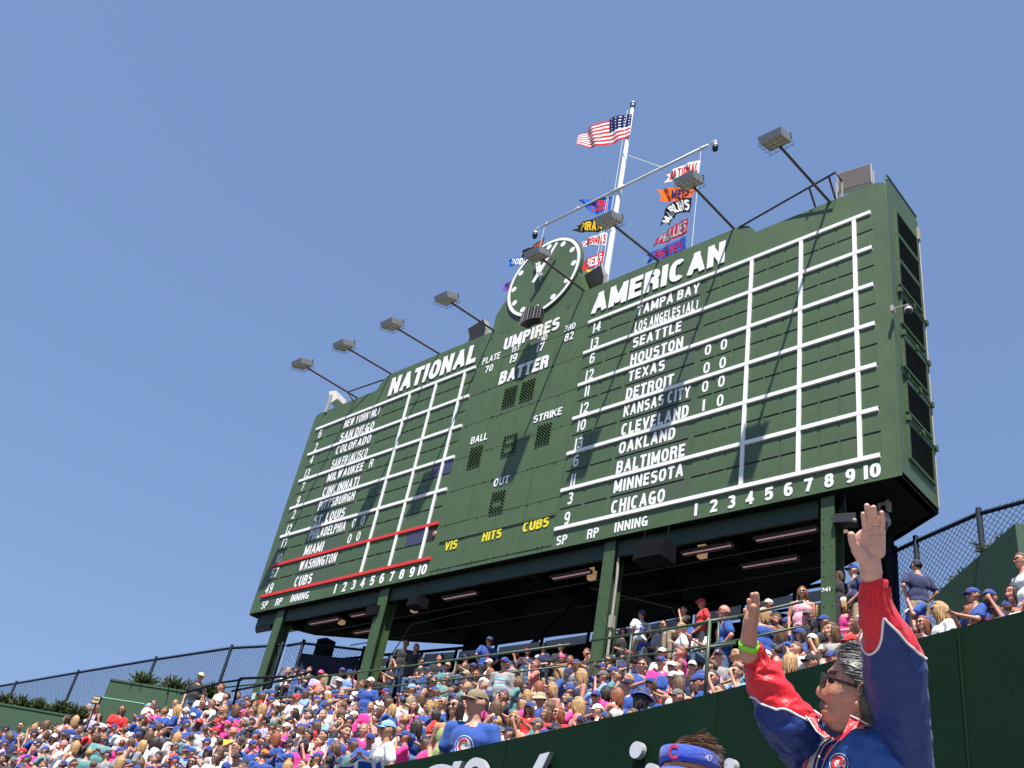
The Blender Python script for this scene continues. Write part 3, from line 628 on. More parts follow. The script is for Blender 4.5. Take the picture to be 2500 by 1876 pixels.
for i, (L, H, M_, E_, c, wd, wc, bx) in enumerate(FL):
    mk('pennant', L, flag(H, M_, E_, None, 0.028, i*1.1), (F_[c],), wd, F_[wc] if wc else None, bx or (0,1,0,1), 0.015)

# ------------------------------------------------------------------ under the board: deck, beams, columns, lights
poly = [(-30.08,YF+0.02),(-7.05,YF+0.02),(-7.05,18.5),(-8.3,19.3),(-12.2,21.3),(-18,21.75),(-23.5,21.55),(-27.07,20.0),(-29.1,19.0),(-29.7,18.1),(-30.05,17.4)]
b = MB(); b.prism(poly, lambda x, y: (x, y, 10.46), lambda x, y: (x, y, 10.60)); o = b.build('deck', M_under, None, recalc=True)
tag(o, 'dark underside of the scoreboard platform above the crowd', 'platform')
b = MB()
for i in range(1, len(poly)):
    a, c = Vector(poly[i]+(10.40,)), Vector(poly[(i+1) % len(poly)]+(10.40,))
    if i == len(poly)-1: continue
    d = (c-a); L = d.length; d.normalize(); n = Vector((-d.y, d.x, 0))
    b.obox((a+c)/2 + Vector((0,0,0.14)) + n*0.08, d*L/2, n*0.06, Vector((0,0,0.08)))
e = b.build('edge_beam', M_under, o)
for x in (-28.2,-25.6,-22.85,-20.0,-17.2,-14.35,-11.5,-8.66):
    y1 = 17.9 if x > -9 or x < -28 else 18.9 if x < -25 or x > -12 else 19.9
    b = MB(); b.box(x-0.10, x+0.10, 17.15, y1, 10.38, 10.458); b.box(x-0.02, x+0.02, 17.15, y1, 10.12, 10.38); b.box(x-0.10, x+0.10, 17.15, y1, 10.08, 10.12); b.build('cross_beam', M_under, o)
b = MB()
for y in (17.9, 18.9): b.box(-27.5, -10.0, y-0.03, y+0.03, 10.30, 10.42)
b.build('purlins', M_under, o)
for P_ in ([(-27.3,18.1,10.05),(-9.6,17.9,10.05)],[(-27.3,19.3,10.02),(-9.6,19.1,10.02)],[(-22.9,17.4,8.0),(-22.4,17.8,9.6),(-20.5,18.4,10.05)],[(-12.6,18,7.9),(-13.2,18,9.0),(-16,18.2,10.0)]):
    b = MB(); b.tube(P_, 0.018, 6); b.build('conduit', mat('conduit_grey', (0.05,0.05,0.05), 0.6), o)
b = MB()
for a, c in (((-22.8,20.6,7.8),(-16.0,18.5,10.3)),((-8.9,18.4,8.2),(-15.5,19.6,10.3))): b.tube([a, c], 0.07, 4)
b.build('brace', M_under, o)
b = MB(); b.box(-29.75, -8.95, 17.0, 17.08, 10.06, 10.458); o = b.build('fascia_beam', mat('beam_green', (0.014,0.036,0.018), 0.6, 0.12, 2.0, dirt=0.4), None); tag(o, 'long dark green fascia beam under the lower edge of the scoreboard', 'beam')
cl = ['steel column at the far left end of the scoreboard, with a small white number plate', 'second green steel column from the left, rising out of the crowd','third green steel column with a grey conduit, left of the person in the 34 jersey','rightmost green steel column, marked 341, beside the hugging couple']
for (x, zb, w), L in zip(((-28.3,5.6,0.21),(-22.95,5.6,0.21),(-14.42,5.6,0.17),(-8.70,5.6,0.15)), cl):
    t = thing('steel_column', L, 'column', (x, 17.12, zb), 0, 'steel columns carrying the scoreboard'); h = 10.45 - zb
    b = MB(); b.box(-w,w,-0.20,-0.17,0,h); b.build('flange', M_steel, t)
    b = MB(); b.box(-w,w,0.17,0.20,0,h); b.build('flange', M_steel, t)
    b = MB(); b.box(-0.02,0.02,-0.17,0.17,0,h); b.build('web', M_steel, t)
    b = MB(); random.seed(int(-x))
    for k in range(14):
        z = 0.5 + k*0.32
        for s in (-1,1): b.sph((s*(w-0.06),-0.205,z), 0.014, nu=6, nv=4)
    tag(b.build('rivets', M_steel, t), kind='stuff')
    if x < -28: b = MB(); b.box(-0.14,0.08,-0.215,-0.205,1.80,2.06); b.build('number_plate', mat('plate_white', (0.5,0.62,0.55), 0.6), t)
    if abs(x+14.35) < .1:
        b = MB(); b.tube([(w+0.05,-0.06,0),(w+0.05,-0.06,h-0.9),(w+0.02,-0.06,h-0.4)], 0.035, 8); b.box(w,w+0.11,-0.12,0.0,h-2.2,h-1.9); b.build('conduit', M_grey, t, False)
    if x > -9:
        b = text_mb('341', lambda u,v,q: (-w+0.02+u*0.18, -0.208+0.004*q, 2.72+v*0.09), 0.035); b.build('lettering', M_white, t)
for x, y, zb, L in ((-28.9,19.4,6.5,'dark rear column at the left with a box and hanging cables'),(-22.95,20.9,7.0,'dark rear column behind the person in the blue jersey'),(-8.45,18.7,7.0,'dark rear column at the right, just left of the man in the navy jacket'),(-13.7,20.6,7.0,'dark rear column behind the third steel column')):
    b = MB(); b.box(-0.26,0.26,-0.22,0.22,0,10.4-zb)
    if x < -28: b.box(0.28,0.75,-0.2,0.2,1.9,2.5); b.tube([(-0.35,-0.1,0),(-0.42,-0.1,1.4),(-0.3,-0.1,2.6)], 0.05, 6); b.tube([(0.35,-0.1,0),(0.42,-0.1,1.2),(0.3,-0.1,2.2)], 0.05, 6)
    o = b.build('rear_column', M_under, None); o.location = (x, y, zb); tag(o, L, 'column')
M_tube = mat('tube_light', (1.0,0.62,0.66), 0.5, 0.02, emit=0.09); M_troff = mat('light_trough', (0.10,0.09,0.09), 0.5)
tl = [(-27.24,-25.67,17.45,'leftmost'),(-25.07,-23.7,17.45,'second from the left'),(-20.84,-19.49,17.45,'third from the left'),(-16.7,-15.4,17.45,'left of the third steel column'),(-12.65,-11.3,17.45,'right of the third steel column'),(-10.71,-9.21,17.45,'nearest the rightmost column'),(-26.22,-25.13,18.55,'in the second row at the left'),(-11.71,-10.27,18.55,'in the second row at the right')]
for x0, x1, y, L in tl:
    t = thing('tube_light', 'long fluorescent tube fitting under the scoreboard deck, ' + L, 'light', ((x0+x1)/2, y, 10.04), 0, 'tube lights under the deck'); w = (x1-x0)/2
    b = MB(); b.box(-w,w,-0.09,0.09,0.03,0.06); b.box(-w,w,-0.09,-0.08,-0.03,0.03); b.box(-w,w,0.08,0.09,-0.03,0.03); b.tube([(-w*0.7,0,0.05),(-w*0.7,0,0.4)],0.01,4); b.tube([(w*0.7,0,0.05),(w*0.7,0,0.4)],0.01,4); b.build('trough', M_troff, t)
    b = MB(); b.tube([(-w*0.95,0,0),(w*0.95,0,0)], 0.022, 6); b.build('tube', M_tube, t)
for p, L in (((640+535/2.765,1180+950/2.765),'left'),((640+1025/2.765,1180+868/2.765),'middle left'),((1350+895/2.458,1180+445/2.458),'middle right'),((1350+230/2.458,1180+577/2.458),'centre'),((1350+1745/2.458,1180+290/2.458),'right')):
    q = atz(p[0], p[1], 10.08); b = MB(); b.box(-0.10,0.10,-0.07,0.07,-0.01,0.3); o = b.build('ceiling_lamp', mat('warm_lamp', (0.80,0.50,0.26), 0.5, 0.1, emit=0.18)); o.location = q
    tag(o, 'small square warm lamp under the deck, %s one' % L, 'light', 'small warm lamps under the deck')
for p, s, L in (((640+770/2.765,1180+880/2.765),(0.28,0.2,0.16),'left of the second column'),((640+1050/2.765,1180+810/2.765),(0.26,0.18,0.15),'right of the second column'),((1350+610/2.458,1180+420/2.458),(0.42,0.25,0.24),'right of the third column')):
    q = atz(p[0], p[1], 9.75); b = MB(); b.box(-s[0],s[0],-s[1],s[1],-s[2],s[2]); b.box(-s[0]*0.9,s[0]*0.9,-s[1]-0.02,-s[1],-s[2]*0.85,s[2]*0.85)
    for k in (-1,1): b.tube([(k*s[0]*0.8,0,s[2]),(k*s[0]*0.8,0,0.65)], 0.015, 4)
    o = b.build('hanging_screen', mat('screen_back', (0.004,0.005,0.008), 0.8, spec=0.15)); o.location = q; tag(o, 'dark box screen hanging under the deck '+L, 'screen')
dome_camera(Vector((-7.9,17.6,10.0)), 'dark dome camera under the right corner of the deck', 1.5, (0.2,0,0))
t = thing('loudspeaker', 'dark horn loudspeakers hanging under the left corner of the deck', 'speaker', (-29.3,17.2,10.0))
b = MB()
for k in range(3): b.tube([(-0.35+0.3*k,-0.15,0),(-0.35+0.3*k,0.2,0.12)], 0.1, 10, rs=[0.15,0.05])
b.tube([(-0.4,0.2,0.12),(0.4,0.2,0.12),(0.4,0.2,0.45)], 0.03, 6); b.build('horn', M_black, t)
t = thing('loudspeaker', 'dark box loudspeaker with a small lamp under the deck right of the rightmost column', 'speaker', (-8.35,17.0,9.75))
b = MB(); b.obox((0,0,0.1),(0.22,0.06,0),(-0.04,0.14,0),(0,0.0,0.10)); b.tube([(0,0,0.2),(0,0,0.7)],0.02,6); b.build('cabinet', M_black, t)
b = MB(); b.sph((0.25,-0.12,0.0),0.045); b.build('knob', M_grey, t)

# ------------------------------------------------------------------ the bleachers
def floor_z(x, y): return -5.13 + 0.6875*y + 0.0045*(x+17)**2
def row_y(k, x): return (0.45*k + 5.13 - 0.0045*(x+17)**2) / 0.6875
K0, K1 = 0, 16
xs_ = [-40 + 1.25*i for i in range(33)]
for k in range(K0, K1):
    z = 0.45*k; b = MB(); vs = []
    use = [x for x in xs_ if (row_y(k, x) < 16.0 or -28.6 < x < -7.4) and (row_y(k,x) < 16.0 or k < 16)]
    for x in use:
        y = row_y(k, x); y2 = row_y(k+1, x) + 0.02
        if k == K1-1: y2 = 22.0
        vs += [(x,y,z-0.55),(x,y,z),(x,y2,z),(x,y2,z-0.55)]
    n = len(use); b.add(vs, [(4*i,4*i+1,4*i+5,4*i+4) for i in range(n-1)] + [(4*i+1,4*i+2,4*i+6,4*i+5) for i in range(n-1)] + [(0,3,2,1),(4*n-4,4*n-3,4*n-2,4*n-1)])
    tag(b.build('bleacher_tier', M_conc, None, recalc=False), kind='structure')
bench_label = 'long green bench along a bleacher tier, mostly hidden by the seated crowd'
for k in range(K0, 10):
    z = 0.45*k + 0.42; vs = []; b = MB(); use = [x for x in xs_ if row_y(k, x) < 14.6]
    for x in use:
        y = row_y(k, x) + 0.36; vs += [(x,y,z-0.04),(x,y,z),(x,y+0.26,z),(x,y+0.26,z-0.04)]
    n = len(use); b.add(vs, [(4*i+j,4*i+(j+1)%4,4*i+4+(j+1)%4,4*i+4+j) for i in range(n-1) for j in range(4)])
    for i in range(0, n, 2):
        x = use[i]; y = row_y(k, x)+0.49; b.box(x-0.03,x+0.03,y-0.1,y+0.1,0.45*k,z-0.03)
    o = b.build('bleacher_bench', M_bench, None, recalc=True); tag(o, bench_label, 'bench', 'bleacher benches')
# railings
def railing(name, label, pts, h_low, posts, r=0.028, m=M_rail, drop=1.05):
    t = thing(name, label, 'railing', pts[0]); o = Vector(pts[0])
    b = MB(); b.tube([Vector(p)-o for p in pts], r, 8); b.build('top_rail', m, t, True)
    for dz in h_low: b = MB(); b.tube([Vector(p)-o-Vector((0,0,dz)) for p in pts], r*0.8, 8); b.build('lower_rail', m, t, True)
    for q in posts: b = MB(); b.tube([Vector(q)-o, Vector(q)-o-Vector((0,0,drop))], r, 8); b.build('post', m, t, True)
    return t
railing('railing','green pipe railing crossing behind the seated crowd at the left half', [(-30.6,16.1,7.62),(-26,16.2,7.60),(-21,16.25,7.58),(-14.7,16.3,7.62)], [0.5], [(-30.6,16.1,7.62),(-26.8,16.18,7.6),(-23.6,16.22,7.58),(-18.4,16.28,7.6)])
railing('railing','green pipe railing crossing in front of the 34 jersey at the right half', [(-14.0,16.2,7.6),(-12.2,16.25,7.65),(-10.6,16.28,7.72),(-8.9,16.3,7.88)], [0.5], [(-12.9,16.22,7.62),(-10.75,16.28,7.72)])
P1 = U(1733,1517,15.2); 
railing('railing','short green stair railing left of the bald standing man', [U(1695,1527,15.2), U(1733,1517,15.2), U(1800,1507,15.2)], [0.42], [U(1733,1517,15.2)], 0.03, M_rail, 1.35)
t = railing('railing','dark rear railing with flat grey panels beneath the deck', [(-27.6,18.5,9.2),(-24.2,18.5,9.10),(-20.2,18.5,8.95),(-15,18.5,9.0),(-12.3,18.5,9.2),(-9.4,18.5,9.28)], [0.45], [(-27.0,18.5,9.15),(-25.6,18.5,9.1),(-24.0,18.5,9.1),(-22.5,18.5,9.05),(-21.0,18.5,9.0),(-19.4,18.5,8.95),(-17.7,18.5,8.95),(-16.1,18.5,8.97),(-14.5,18.5,9.0),(-13.0,18.5,9.1),(-11.6,18.5,9.2),(-10.3,18.5,9.25)], 0.045, M_under, 1.9)
px_ = [(-27.5,9.12),(-25.65,9.05),(-24.0,9.04),(-22.5,9.0),(-21.0,8.94),(-19.4,8.9),(-17.7,8.9),(-16.1,8.92),(-14.5,8.95),(-13.0,9.05),(-11.6,9.13),(-10.3,9.2),(-9.4,9.22)]
o0 = t.location
for (xa, za), (xb, zb) in zip(px_[:-1], px_[1:]):
    b = MB(); b.add([(xa+0.07,18.56,za-0.26),(xb-0.07,18.56,zb-0.26),(xb-0.07,18.56,zb-0.03),(xa+0.07,18.56,za-0.03),(xa+0.07,18.60,za-0.26),(xb-0.07,18.60,zb-0.26),(xb-0.07,18.60,zb-0.03),(xa+0.07,18.60,za-0.03)],[(0,1,2,3),(7,6,5,4),(3,2,6,7),(0,4,5,1)])
    o = b.build('infill_panel', mat('rail_panel', (0.24,0.245,0.25), 0.7, 0.08, 2.0), t); o.data.transform(Matrix.Translation(-o0))
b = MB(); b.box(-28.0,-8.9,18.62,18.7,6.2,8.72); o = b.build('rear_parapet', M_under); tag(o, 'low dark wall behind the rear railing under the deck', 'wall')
# chain-link fences
def chain_fence(label, top, h, post_at, rake=0.0):
    pts = [Vector(p) for p in top]; t = thing('chain_link_fence', label, 'fence', pts[0]); o = pts[0].copy()
    segs = [(pts[i]-o, pts[i+1]-o) for i in range(len(pts)-1)]; tot = sum((b-a).length for a, b in segs)
    def at(s):
        for a, b in segs:
            L = (b-a).length
            if s <= L or (a, b) == segs[-1]: return a.lerp(b, min(1, s/L))
            s -= L
    b = MB(); b.tube([p-o for p in pts], 0.04, 8); b.build('top_rail', M_fence, t, True)
    b = MB(); b.tube([p-o-Vector((0,0,h)) for p in pts], 0.03, 8); b.build('bottom_rail', M_fence, t, True)
    for s in post_at:
        q = at(s); b = MB(); b.tube([q+Vector((0,0,0.12)), q-Vector((0,0,h+0.3))], 0.055, 8); b.build('post', M_fence, t, True)
    b = MB(); dx = 0.125; n = int(tot/dx); r = 0.0055
    H = h; stp = 0.30
    for i in range(-int(H/dx), n+1):
        for sgn in (1, -1):
            s0 = i*dx; s1 = s0 + H
            a0, a1 = max(0, s0), min(tot, s1)
            if a1 <= a0: continue
            z0 = -(a0-s0) if sgn > 0 else -(H-(a0-s0)); z1 = -(a1-s0) if sgn > 0 else -(H-(a1-s0))
            if a0 == s0 and sgn > 0: z0 += 0.06
            if a1 == s1 and sgn < 0: z1 += 0.06
            k = max(1, int((a1-a0)/1.2)); prev = None
            P = [at(a0+(a1-a0)*q/k) + Vector((0, 0.006*sgn, z0+(z1-z0)*q/k)) for q in range(k+1)]
            b.tube(P, r, 3, caps=False)
    for i in range(n):                          # twisted ends standing above the top rail
        p = at(i*dx); b.tube([p+Vector((0,0,0.02)), p+Vector((0.03,0,0.09))], r, 3, caps=False)
    tag(b.build('wire_mesh', M_fence, t), kind='stuff'); return t
chain_fence('long dark green chain-link fence against the sky behind the left bleachers', [(-52,16.5,9.3),(-41.6,16.56,9.3),(-35.35,16.63,9.3),(-30.45,16.77,9.3),(-27.9,17.2,9.3)], 2.7, [4.3,10.4,16.65,21.55,24.0])
chain_fence('short chain-link fence section behind the leftmost steel column', [(-27.85,17.25,9.3),(-27.08,17.3,9.32),(-25.2,18.45,9.32)], 2.2, [0.8,2.9])
chain_fence('chain-link fence against the sky right of the scoreboard', [(-9.0,18.9,9.6),(-7.83,18.15,9.6),(-7.32,17.9,9.6),(-5.86,17.25,9.6),(-4.5,17.0,9.6),(-3.0,17.0,9.6)], 2.6, [1.35,1.98,3.6,5.1])
b = MB(); b.obox((-26.3,18.0,8.6),(0.9,0.55,0),(0.01,-0.02,0),(0,0,0.45)); o = b.build('windscreen_banner', mat('banner_navy', (0.012,0.016,0.05), 0.7, 0.1)); tag(o, 'dark navy banner tied on the fence under the deck at the left', 'banner')
b = MB(); b.tube([U(565,1688,26),U(645,1672,26),U(760,1640,26)], 0.03, 6); b.tube([U(440,1695,26.5),U(540,1667,26.5),U(590,1660,26.0)], 0.03, 6)
b.tube([U(585,1657,25.5),U(570,1720,25.5)], 0.035, 6); b.tube([U(585,1657,25.5),U(700,1652,25.5)], 0.035, 6)
o = b.build('stair_rail', M_fence); tag(o, 'dark stair railing right of the straw-hatted man', 'railing')
# planter walls with junipers
def planter(pts, zlow, back, m, label):
    """pts: two top points; a wall slab with its top ledge"""
    a, c = [Vector(p) for p in pts]; d = (c-a); d.z = 0; d.normalize(); n = Vector((-d.y, d.x, 0)); n = n if n.y > 0 else -n
    b = MB(); q = [a, c, c+n*back, a+n*back]; b.add([Vector((p.x,p.y,zlow)) for p in q] + [Vector(p) for p in q], [(0,1,5,4),(1,2,6,5),(2,3,7,6),(3,0,4,7),(4,5,6,7)])
    e = 0.03; b.obox((a+c)/2 - n*0.012 + Vector((0,0,-0.03)), (c-a)/2, n*0.012, Vector((0,0,0.03)))
    o = b.build('planter_wall', m, None, recalc=True); return tag(o, label, 'wall')
A0, A1 = atz(-60,1706,6.05), atz(176,1746.5,6.05); planter((A0, A1), 2.5, 1.0, M_planter, 'light green planter wall at the left edge with junipers on top')
B0, B1 = atz(270.6,1657,7.3), atz(480,1691,7.3); planter((B0, B1), 4.8, 1.2, M_planter, 'raised light green planter wall left of the straw-hatted man')
b = MB(); q0, q1 = U(249,1704,27.5), U(352,1720,26.8); b.tube([q0, q1], 0.028, 4); o = b.build('wall_ledge', mat('pale_ledge', (0.22,0.42,0.26), 0.6)); tag(o, 'thin pale ledge line across the raised green planter wall', 'ledge')
C0, C1 = atz(2280,1455,7.7), atz(2478,1278,7.7)
b = MB(); cc = C1 + Vector((1.6,0.9,0)); pb = C1 + Vector((0.6,3.0,0))
q = [C0, C1, cc, pb + Vector((0.4,0,0)), C0 + Vector((0.9,1.0,0))]
b.add([Vector((p.x,p.y,2.5)) for p in q] + [Vector(p) for p in q], [(i,(i+1)%5,5+(i+1)%5,5+i) for i in range(5)] + [(5,6,7,8,9)])
o = b.build('planter_wall', mat('planter_shaded', (0.020,0.070,0.035), 0.7, 0.08, 1.5, 0.1, 12.0, dirt=0.2), None, recalc=True)  # darker copy of the planter green; grazing-light shade put into the colour
tag(o, 'tall shaded green angled planter wall at the right edge, behind the fans in blue caps', 'wall')
M_leafs = [mat('juniper_dark', (0.030,0.050,0.016), 0.6, 0.3, 20.0), mat('juniper_mid', (0.062,0.090,0.024), 0.6, 0.3, 20.0), mat('juniper_tip', (0.115,0.135,0.040), 0.6, 0.3, 20.0)]
def juniper(c, w, h, label, seed, n=115):
    random.seed(seed); t = thing('juniper_bush', label, 'bush', c, 0, 'junipers growing on the planter walls'); b = MB(); st = MB()
    for i in range(n):
        az = random.uniform(0, 2*math.pi); el = random.uniform(0.15, 1.25); L = random.uniform(0.55, 1.0)
        d = Vector((math.cos(az)*math.cos(el)*w, math.sin(az)*math.cos(el)*w*0.8, math.sin(el)*h))*L
        base = Vector((random.uniform(-.25,.25)*w, random.uniform(-.2,.2)*w, 0.02)); P = [base + d*s + Vector((0,0,0.10*w*math.sin(s*2.5))) for s in (0,.33,.66,1)]
        st.tube(P, 0.006, 3, caps=False, rs=[0.010,0.007,0.005,0.003])
        for s in range(16):
            u = 0.25 + 0.78*s/16.; k = min(2, int(u*3)); p = P[k].lerp(P[k+1], min(1, u*3-k)); mi = 0 if u < 0.55 and random.random() < .7 else (2 if u > 0.85 and random.random() < .7 else 1)
            for q in range(3):
                a = Vector((random.gauss(0,1),random.gauss(0,1),random.gauss(0.3,1))).normalized(); tip = p + (a*0.6 + d.normalized()*0.8)*0.085*random.uniform(.6,1.3)
                sd_ = a.cross(d).normalized()*0.012; b.add([p-sd_, p+sd_, tip], [(0,1,2)], mi)
    b.build('foliage', M_leafs, t); st.build('stem', M_leafs[0], t)
def up(p, f, dz=0.0): return Vector(p) + Vector((0,0,dz))
nA = [(-0.02,'leftmost, cut by the left edge of the photo'),(0.22,'second from the left edge'),(0.47,'third from the left edge'),(0.74,'largest on the lower left wall'),(0.97,'at the right end of the lower left wall')]
for i, (s, L) in enumerate(nA):
    p = A0.lerp(A1, 0.25+0.75*s) + Vector((-0.25,0.35,-0.05)); juniper(p, 0.55 if i != 4 else 0.45, 0.45 if i != 3 else 0.55, 'spiky green juniper bush, '+L, 20+i)
for i, (s, L) in enumerate(((0.30,'first on the raised left planter wall'),(0.66,'middle one on the raised left planter wall'),(0.88,'right one on the raised left planter wall, thin and brownish'),(1.12,'small and dark, right of the straw-hatted man'))):
    p = B0.lerp(B1, s) + Vector((-0.2,0.3,-0.05)); juniper(p, 0.6 if i < 2 else 0.42, 0.5, 'spiky green juniper bush, '+L, 40+i)
for i, (pp, L) in enumerate((((2335,1412),'pale one peeping over the dark right planter wall'),((2412,1330),'small one high behind the dark right planter wall'))):
    p = atz(pp[0], pp[1], 7.75) + Vector((0.15,0.45,-0.1)); juniper(p, 0.5, 0.35, 'yellowish juniper bush, '+L, 60+i)
# section sign on the left wall
t = thing('stairs_sign', 'small framed yellowish sign on the fence left of the raised planter wall', 'sign', U(236,1710,27.0), R(35))
b = MB(); b.box(-0.125,0.125,-0.04,0.04,-0.10,0.10); b.build('frame', M_black, t)
b = MB(); b.box(-0.105,0.105,-0.048,-0.04,-0.08,0.08); b.build('sign_face', mat('sign_cream', (0.55,0.45,0.25), 0.5, 0.1), t)
b = text_mb('STAIRS', lambda u,v,w: (-0.09+u*0.18, -0.053+0.004*w, -0.03+v*0.065), 0.02); b.build('lettering', M_black, t)
b = MB(); b.tube([(0,0.05,-0.1),(0,0.05,-0.9)], 0.02, 6); b.build('post', M_fence, t)

# ------------------------------------------------------------------ the green parapet in front, with the script sign
wp = [(860,1888),(940,1870),(1100,1836.7),(1238,1807),(1488,1753),(1750,1690),(1919,1644.6),(2340,1533),(2500,1492),(2700,1440)]
top = [atz(x, y, 2.35) for x, y in wp]
b = MB(); vs = []
for p in top: 
    n = Vector((0.28,0.96,0)); vs += [Vector((p.x,p.y,-2.6)), p, p+n*0.16, Vector((p.x,p.y,-2.6))+n*0.16]
m = len(top); b.add(vs, [(4*i+j,4*i+(j+1)%4,4*i+4+(j+1)%4,4*i+4+j) for i in range(m-1) for j in range(4)] + [(0,1,2,3),(4*m-1,4*m-2,4*m-3,4*m-4)])
pw = b.build('parapet_wall', M_wall, None, recalc=True); tag(pw, 'long dark green parapet wall running in front of the crowd, carrying white script letters', 'wall')
b = MB()
for i in (3, 5, 7):
    p = top[i]; b.box(p.x-0.006,p.x+0.006,p.y-0.012,p.y-0.002,-2.5,2.33)
b.build('panel_seam', M_wall, pw)
def on_wall(px, py, off=0.0):              # meet the vertical wall plane through the two nearest top points
    r = ray(px, py); best = None
    for i in range(len(top)-1):
        a, c = top[i], top[i+1]; d = c-a; nrm = Vector((d.y,-d.x,0)).normalized(); nrm = nrm if nrm.y < 0 else -nrm
        den = r.dot(nrm)
        if abs(den) < 1e-6: continue
        s = (a.dot(nrm)+off)/den; p = r*s; t_ = (p-a).dot(d)/d.dot(d)
        if -0.02 <= t_ <= 1.02: return p, nrm
    return r*3, Vector((0,-1,0))
M_lf = mat('letter_white', (0.62,0.62,0.64), 0.4, 0.03); M_ls = mat('letter_side', (0.30,0.31,0.32), 0.5, 0.05)
sg = thing('script_sign', 'white script channel letters standing off the dark green parapet, mostly below the frame', 'sign', on_wall(1300,1900)[0])
o0 = sg.location.copy()
def stroke(name, outline):
    f = []; k = []
    for x, y in outline:
        p, n = on_wall(x, y, 0.07); f.append(p-o0); k.append(p-n*0.045-o0)
    n = len(outline); b = MB(); b.add(f, [tuple(range(n))], 0); b.add(f+k, [(i,(i+1)%n,n+(i+1)%n,n+i) for i in range(n)] + [tuple(range(2*n-1,n-1,-1))], 1)
    b.build(name, (M_lf, M_ls), sg, recalc=True)
def arc(cx, cy, rx, ry, a0, a1, w, rot=0, n=14):
    o_, i_ = [], []
    for q in range(n+1):
        a = R(a0+(a1-a0)*q/n)
        for L, s in ((o_, 1), (i_, 1-w)):
            x, y = rx*s*math.cos(a), -ry*s*math.sin(a); L.append((cx+x*math.cos(rot)-y*math.sin(rot), cy+x*math.sin(rot)+y*math.cos(rot)))
    return o_ + i_[::-1]
stroke('letter', arc(1078, 1900, 45, 34, 15, 165, 0.35))
stroke('letter', [(1094,1900),(1108,1860),(1128,1858),(1110,1900)])
stroke('letter', arc(1158, 1895, 30, 46, 0, 178, 0.48, 0.2))
stroke('letter', [(1288,1900),(1318,1842),(1342,1836),(1312,1900)])
stroke('letter', [(1552+15*math.cos(R(a))+3*math.sin(R(a)), 1831-21*math.sin(R(a))) for a in range(0,360,20)])
stroke('letter', [(1588+14*math.cos(R(a)), 1881-18*math.sin(R(a))) for a in range(0,360,20)])
stroke('letter', [(1780+13*math.cos(R(a)), 1868-17*math.sin(R(a))) for a in range(0,360,20)])
# ground and the floor under the foreground spectators
b = MB(); b.add([(-900,-900,-8),(900,-900,-8),(900,900,-8),(-900,900,-8)], [(0,1,2,3)]); tag(b.build('ground', mat('asphalt', (0.055,0.055,0.055), 0.9, 0.2, 2.0)), kind='structure')
b = MB(); b.box(-6,4,1.2,4.6,-1.1,-0.75); b.box(-6,4,-3.0,1.2,-1.6,-1.2); tag(b.build('seating_tier', M_conc), kind='structure')

# ------------------------------------------------------------------ spectators
SKN = [mat('skin_%s' % n, c, 0.5, 0.07, 30.0, spec=0.35) for n, c in (('fair',(0.56,0.29,0.20)),('light',(0.50,0.25,0.165)),('tan',(0.42,0.20,0.12)),('ruddy',(0.52,0.22,0.155)),('brown',(0.17,0.075,0.045)))]
M_eye = mat('eye_dark', (0.045,0.022,0.015), 0.4); M_lip = mat('lip', (0.34,0.095,0.075), 0.5)
HC = {k: mat('hair_'+k, c, 0.5, 0.6, 60.0, 0.5, 90.0, stretch=(1,1,0.12)) for k, c in dict(b=(0.40,0.24,0.10), n=(0.11,0.055,0.028), k=(0.022,0.014,0.011), r=(0.24,0.075,0.030), g=(0.30,0.27,0.24)).items()}
CN = dict(B=((0.018,0.070,0.31),'royal blue shirt'),W=((0.72,0.71,0.71),'white shirt'),N=((0.018,0.024,0.085),'navy shirt'),K=((0.018,0.017,0.018),'black shirt'),G=((0.27,0.27,0.28),'grey shirt'),
    R=((0.60,0.02,0.025),'red shirt'),P=((0.72,0.03,0.26),'hot pink shirt'),T=((0.10,0.26,0.27),'teal shirt'),Y=((0.78,0.52,0.01),'yellow shirt'),L=((0.20,0.34,0.62),'light blue shirt'),
    S=((0.62,0.58,0.56),'pale tank top'),V=((0.42,0.36,0.55),'lavender shirt'),C=((0.62,0.20,0.17),'coral shirt'),J=((0.76,0.76,0.78),'white pinstriped jersey'),E=((0.30,0.42,0.12),'lime green blouse'),
    Z=((0.70,0.30,0.32),'red and white striped top'),O=((0.20,0.17,0.10),'olive shirt'),Q=((0.80,0.36,0.42),'light pink sleeveless blouse'))
CAPC = dict(B=((0.015,0.050,0.25),'blue'),N=((0.014,0.018,0.055),'navy'),W=((0.74,0.73,0.71),'white'),R=((0.56,0.02,0.02),'red'),G=((0.14,0.135,0.135),'grey'),K=((0.015,0.014,0.015),'black'),D=((0.03,0.085,0.055),'dark green'),
    T=((0.36,0.31,0.20),'tan'),L=((0.22,0.40,0.72),'light blue'),P=((0.75,0.06,0.25),'pink'),O=((0.70,0.16,0.03),'orange'),S=((0.70,0.58,0.32),'straw'),C=((0.22,0.17,0.10),'camouflage'))
def cm(k, dct, pre):
    c, n = dct[k]; return mat(pre+n.replace(' ', '_'), c, 0.85, 0.10, 14.0, 0.55, 13.0, sheen=0.15)
M_striped = mat('striped_top', (0.70,0.66,0.66), 0.85, 0.05)
_n = M_striped.node_tree; _w = _n.nodes.new('ShaderNodeTexWave'); _w.inputs['Scale'].default_value = 7.0; _w.bands_direction = 'Z'; _tc = _n.nodes.new('ShaderNodeTexCoord'); _cr = _n.nodes.new('ShaderNodeValToRGB')
_cr.color_ramp.interpolation = 'CONSTANT'; _cr.color_ramp.elements[0].color = (0.72,0.70,0.70,1); _cr.color_ramp.elements[1].color = (0.50,0.02,0.05,1); _cr.color_ramp.elements[1].position = 0.5
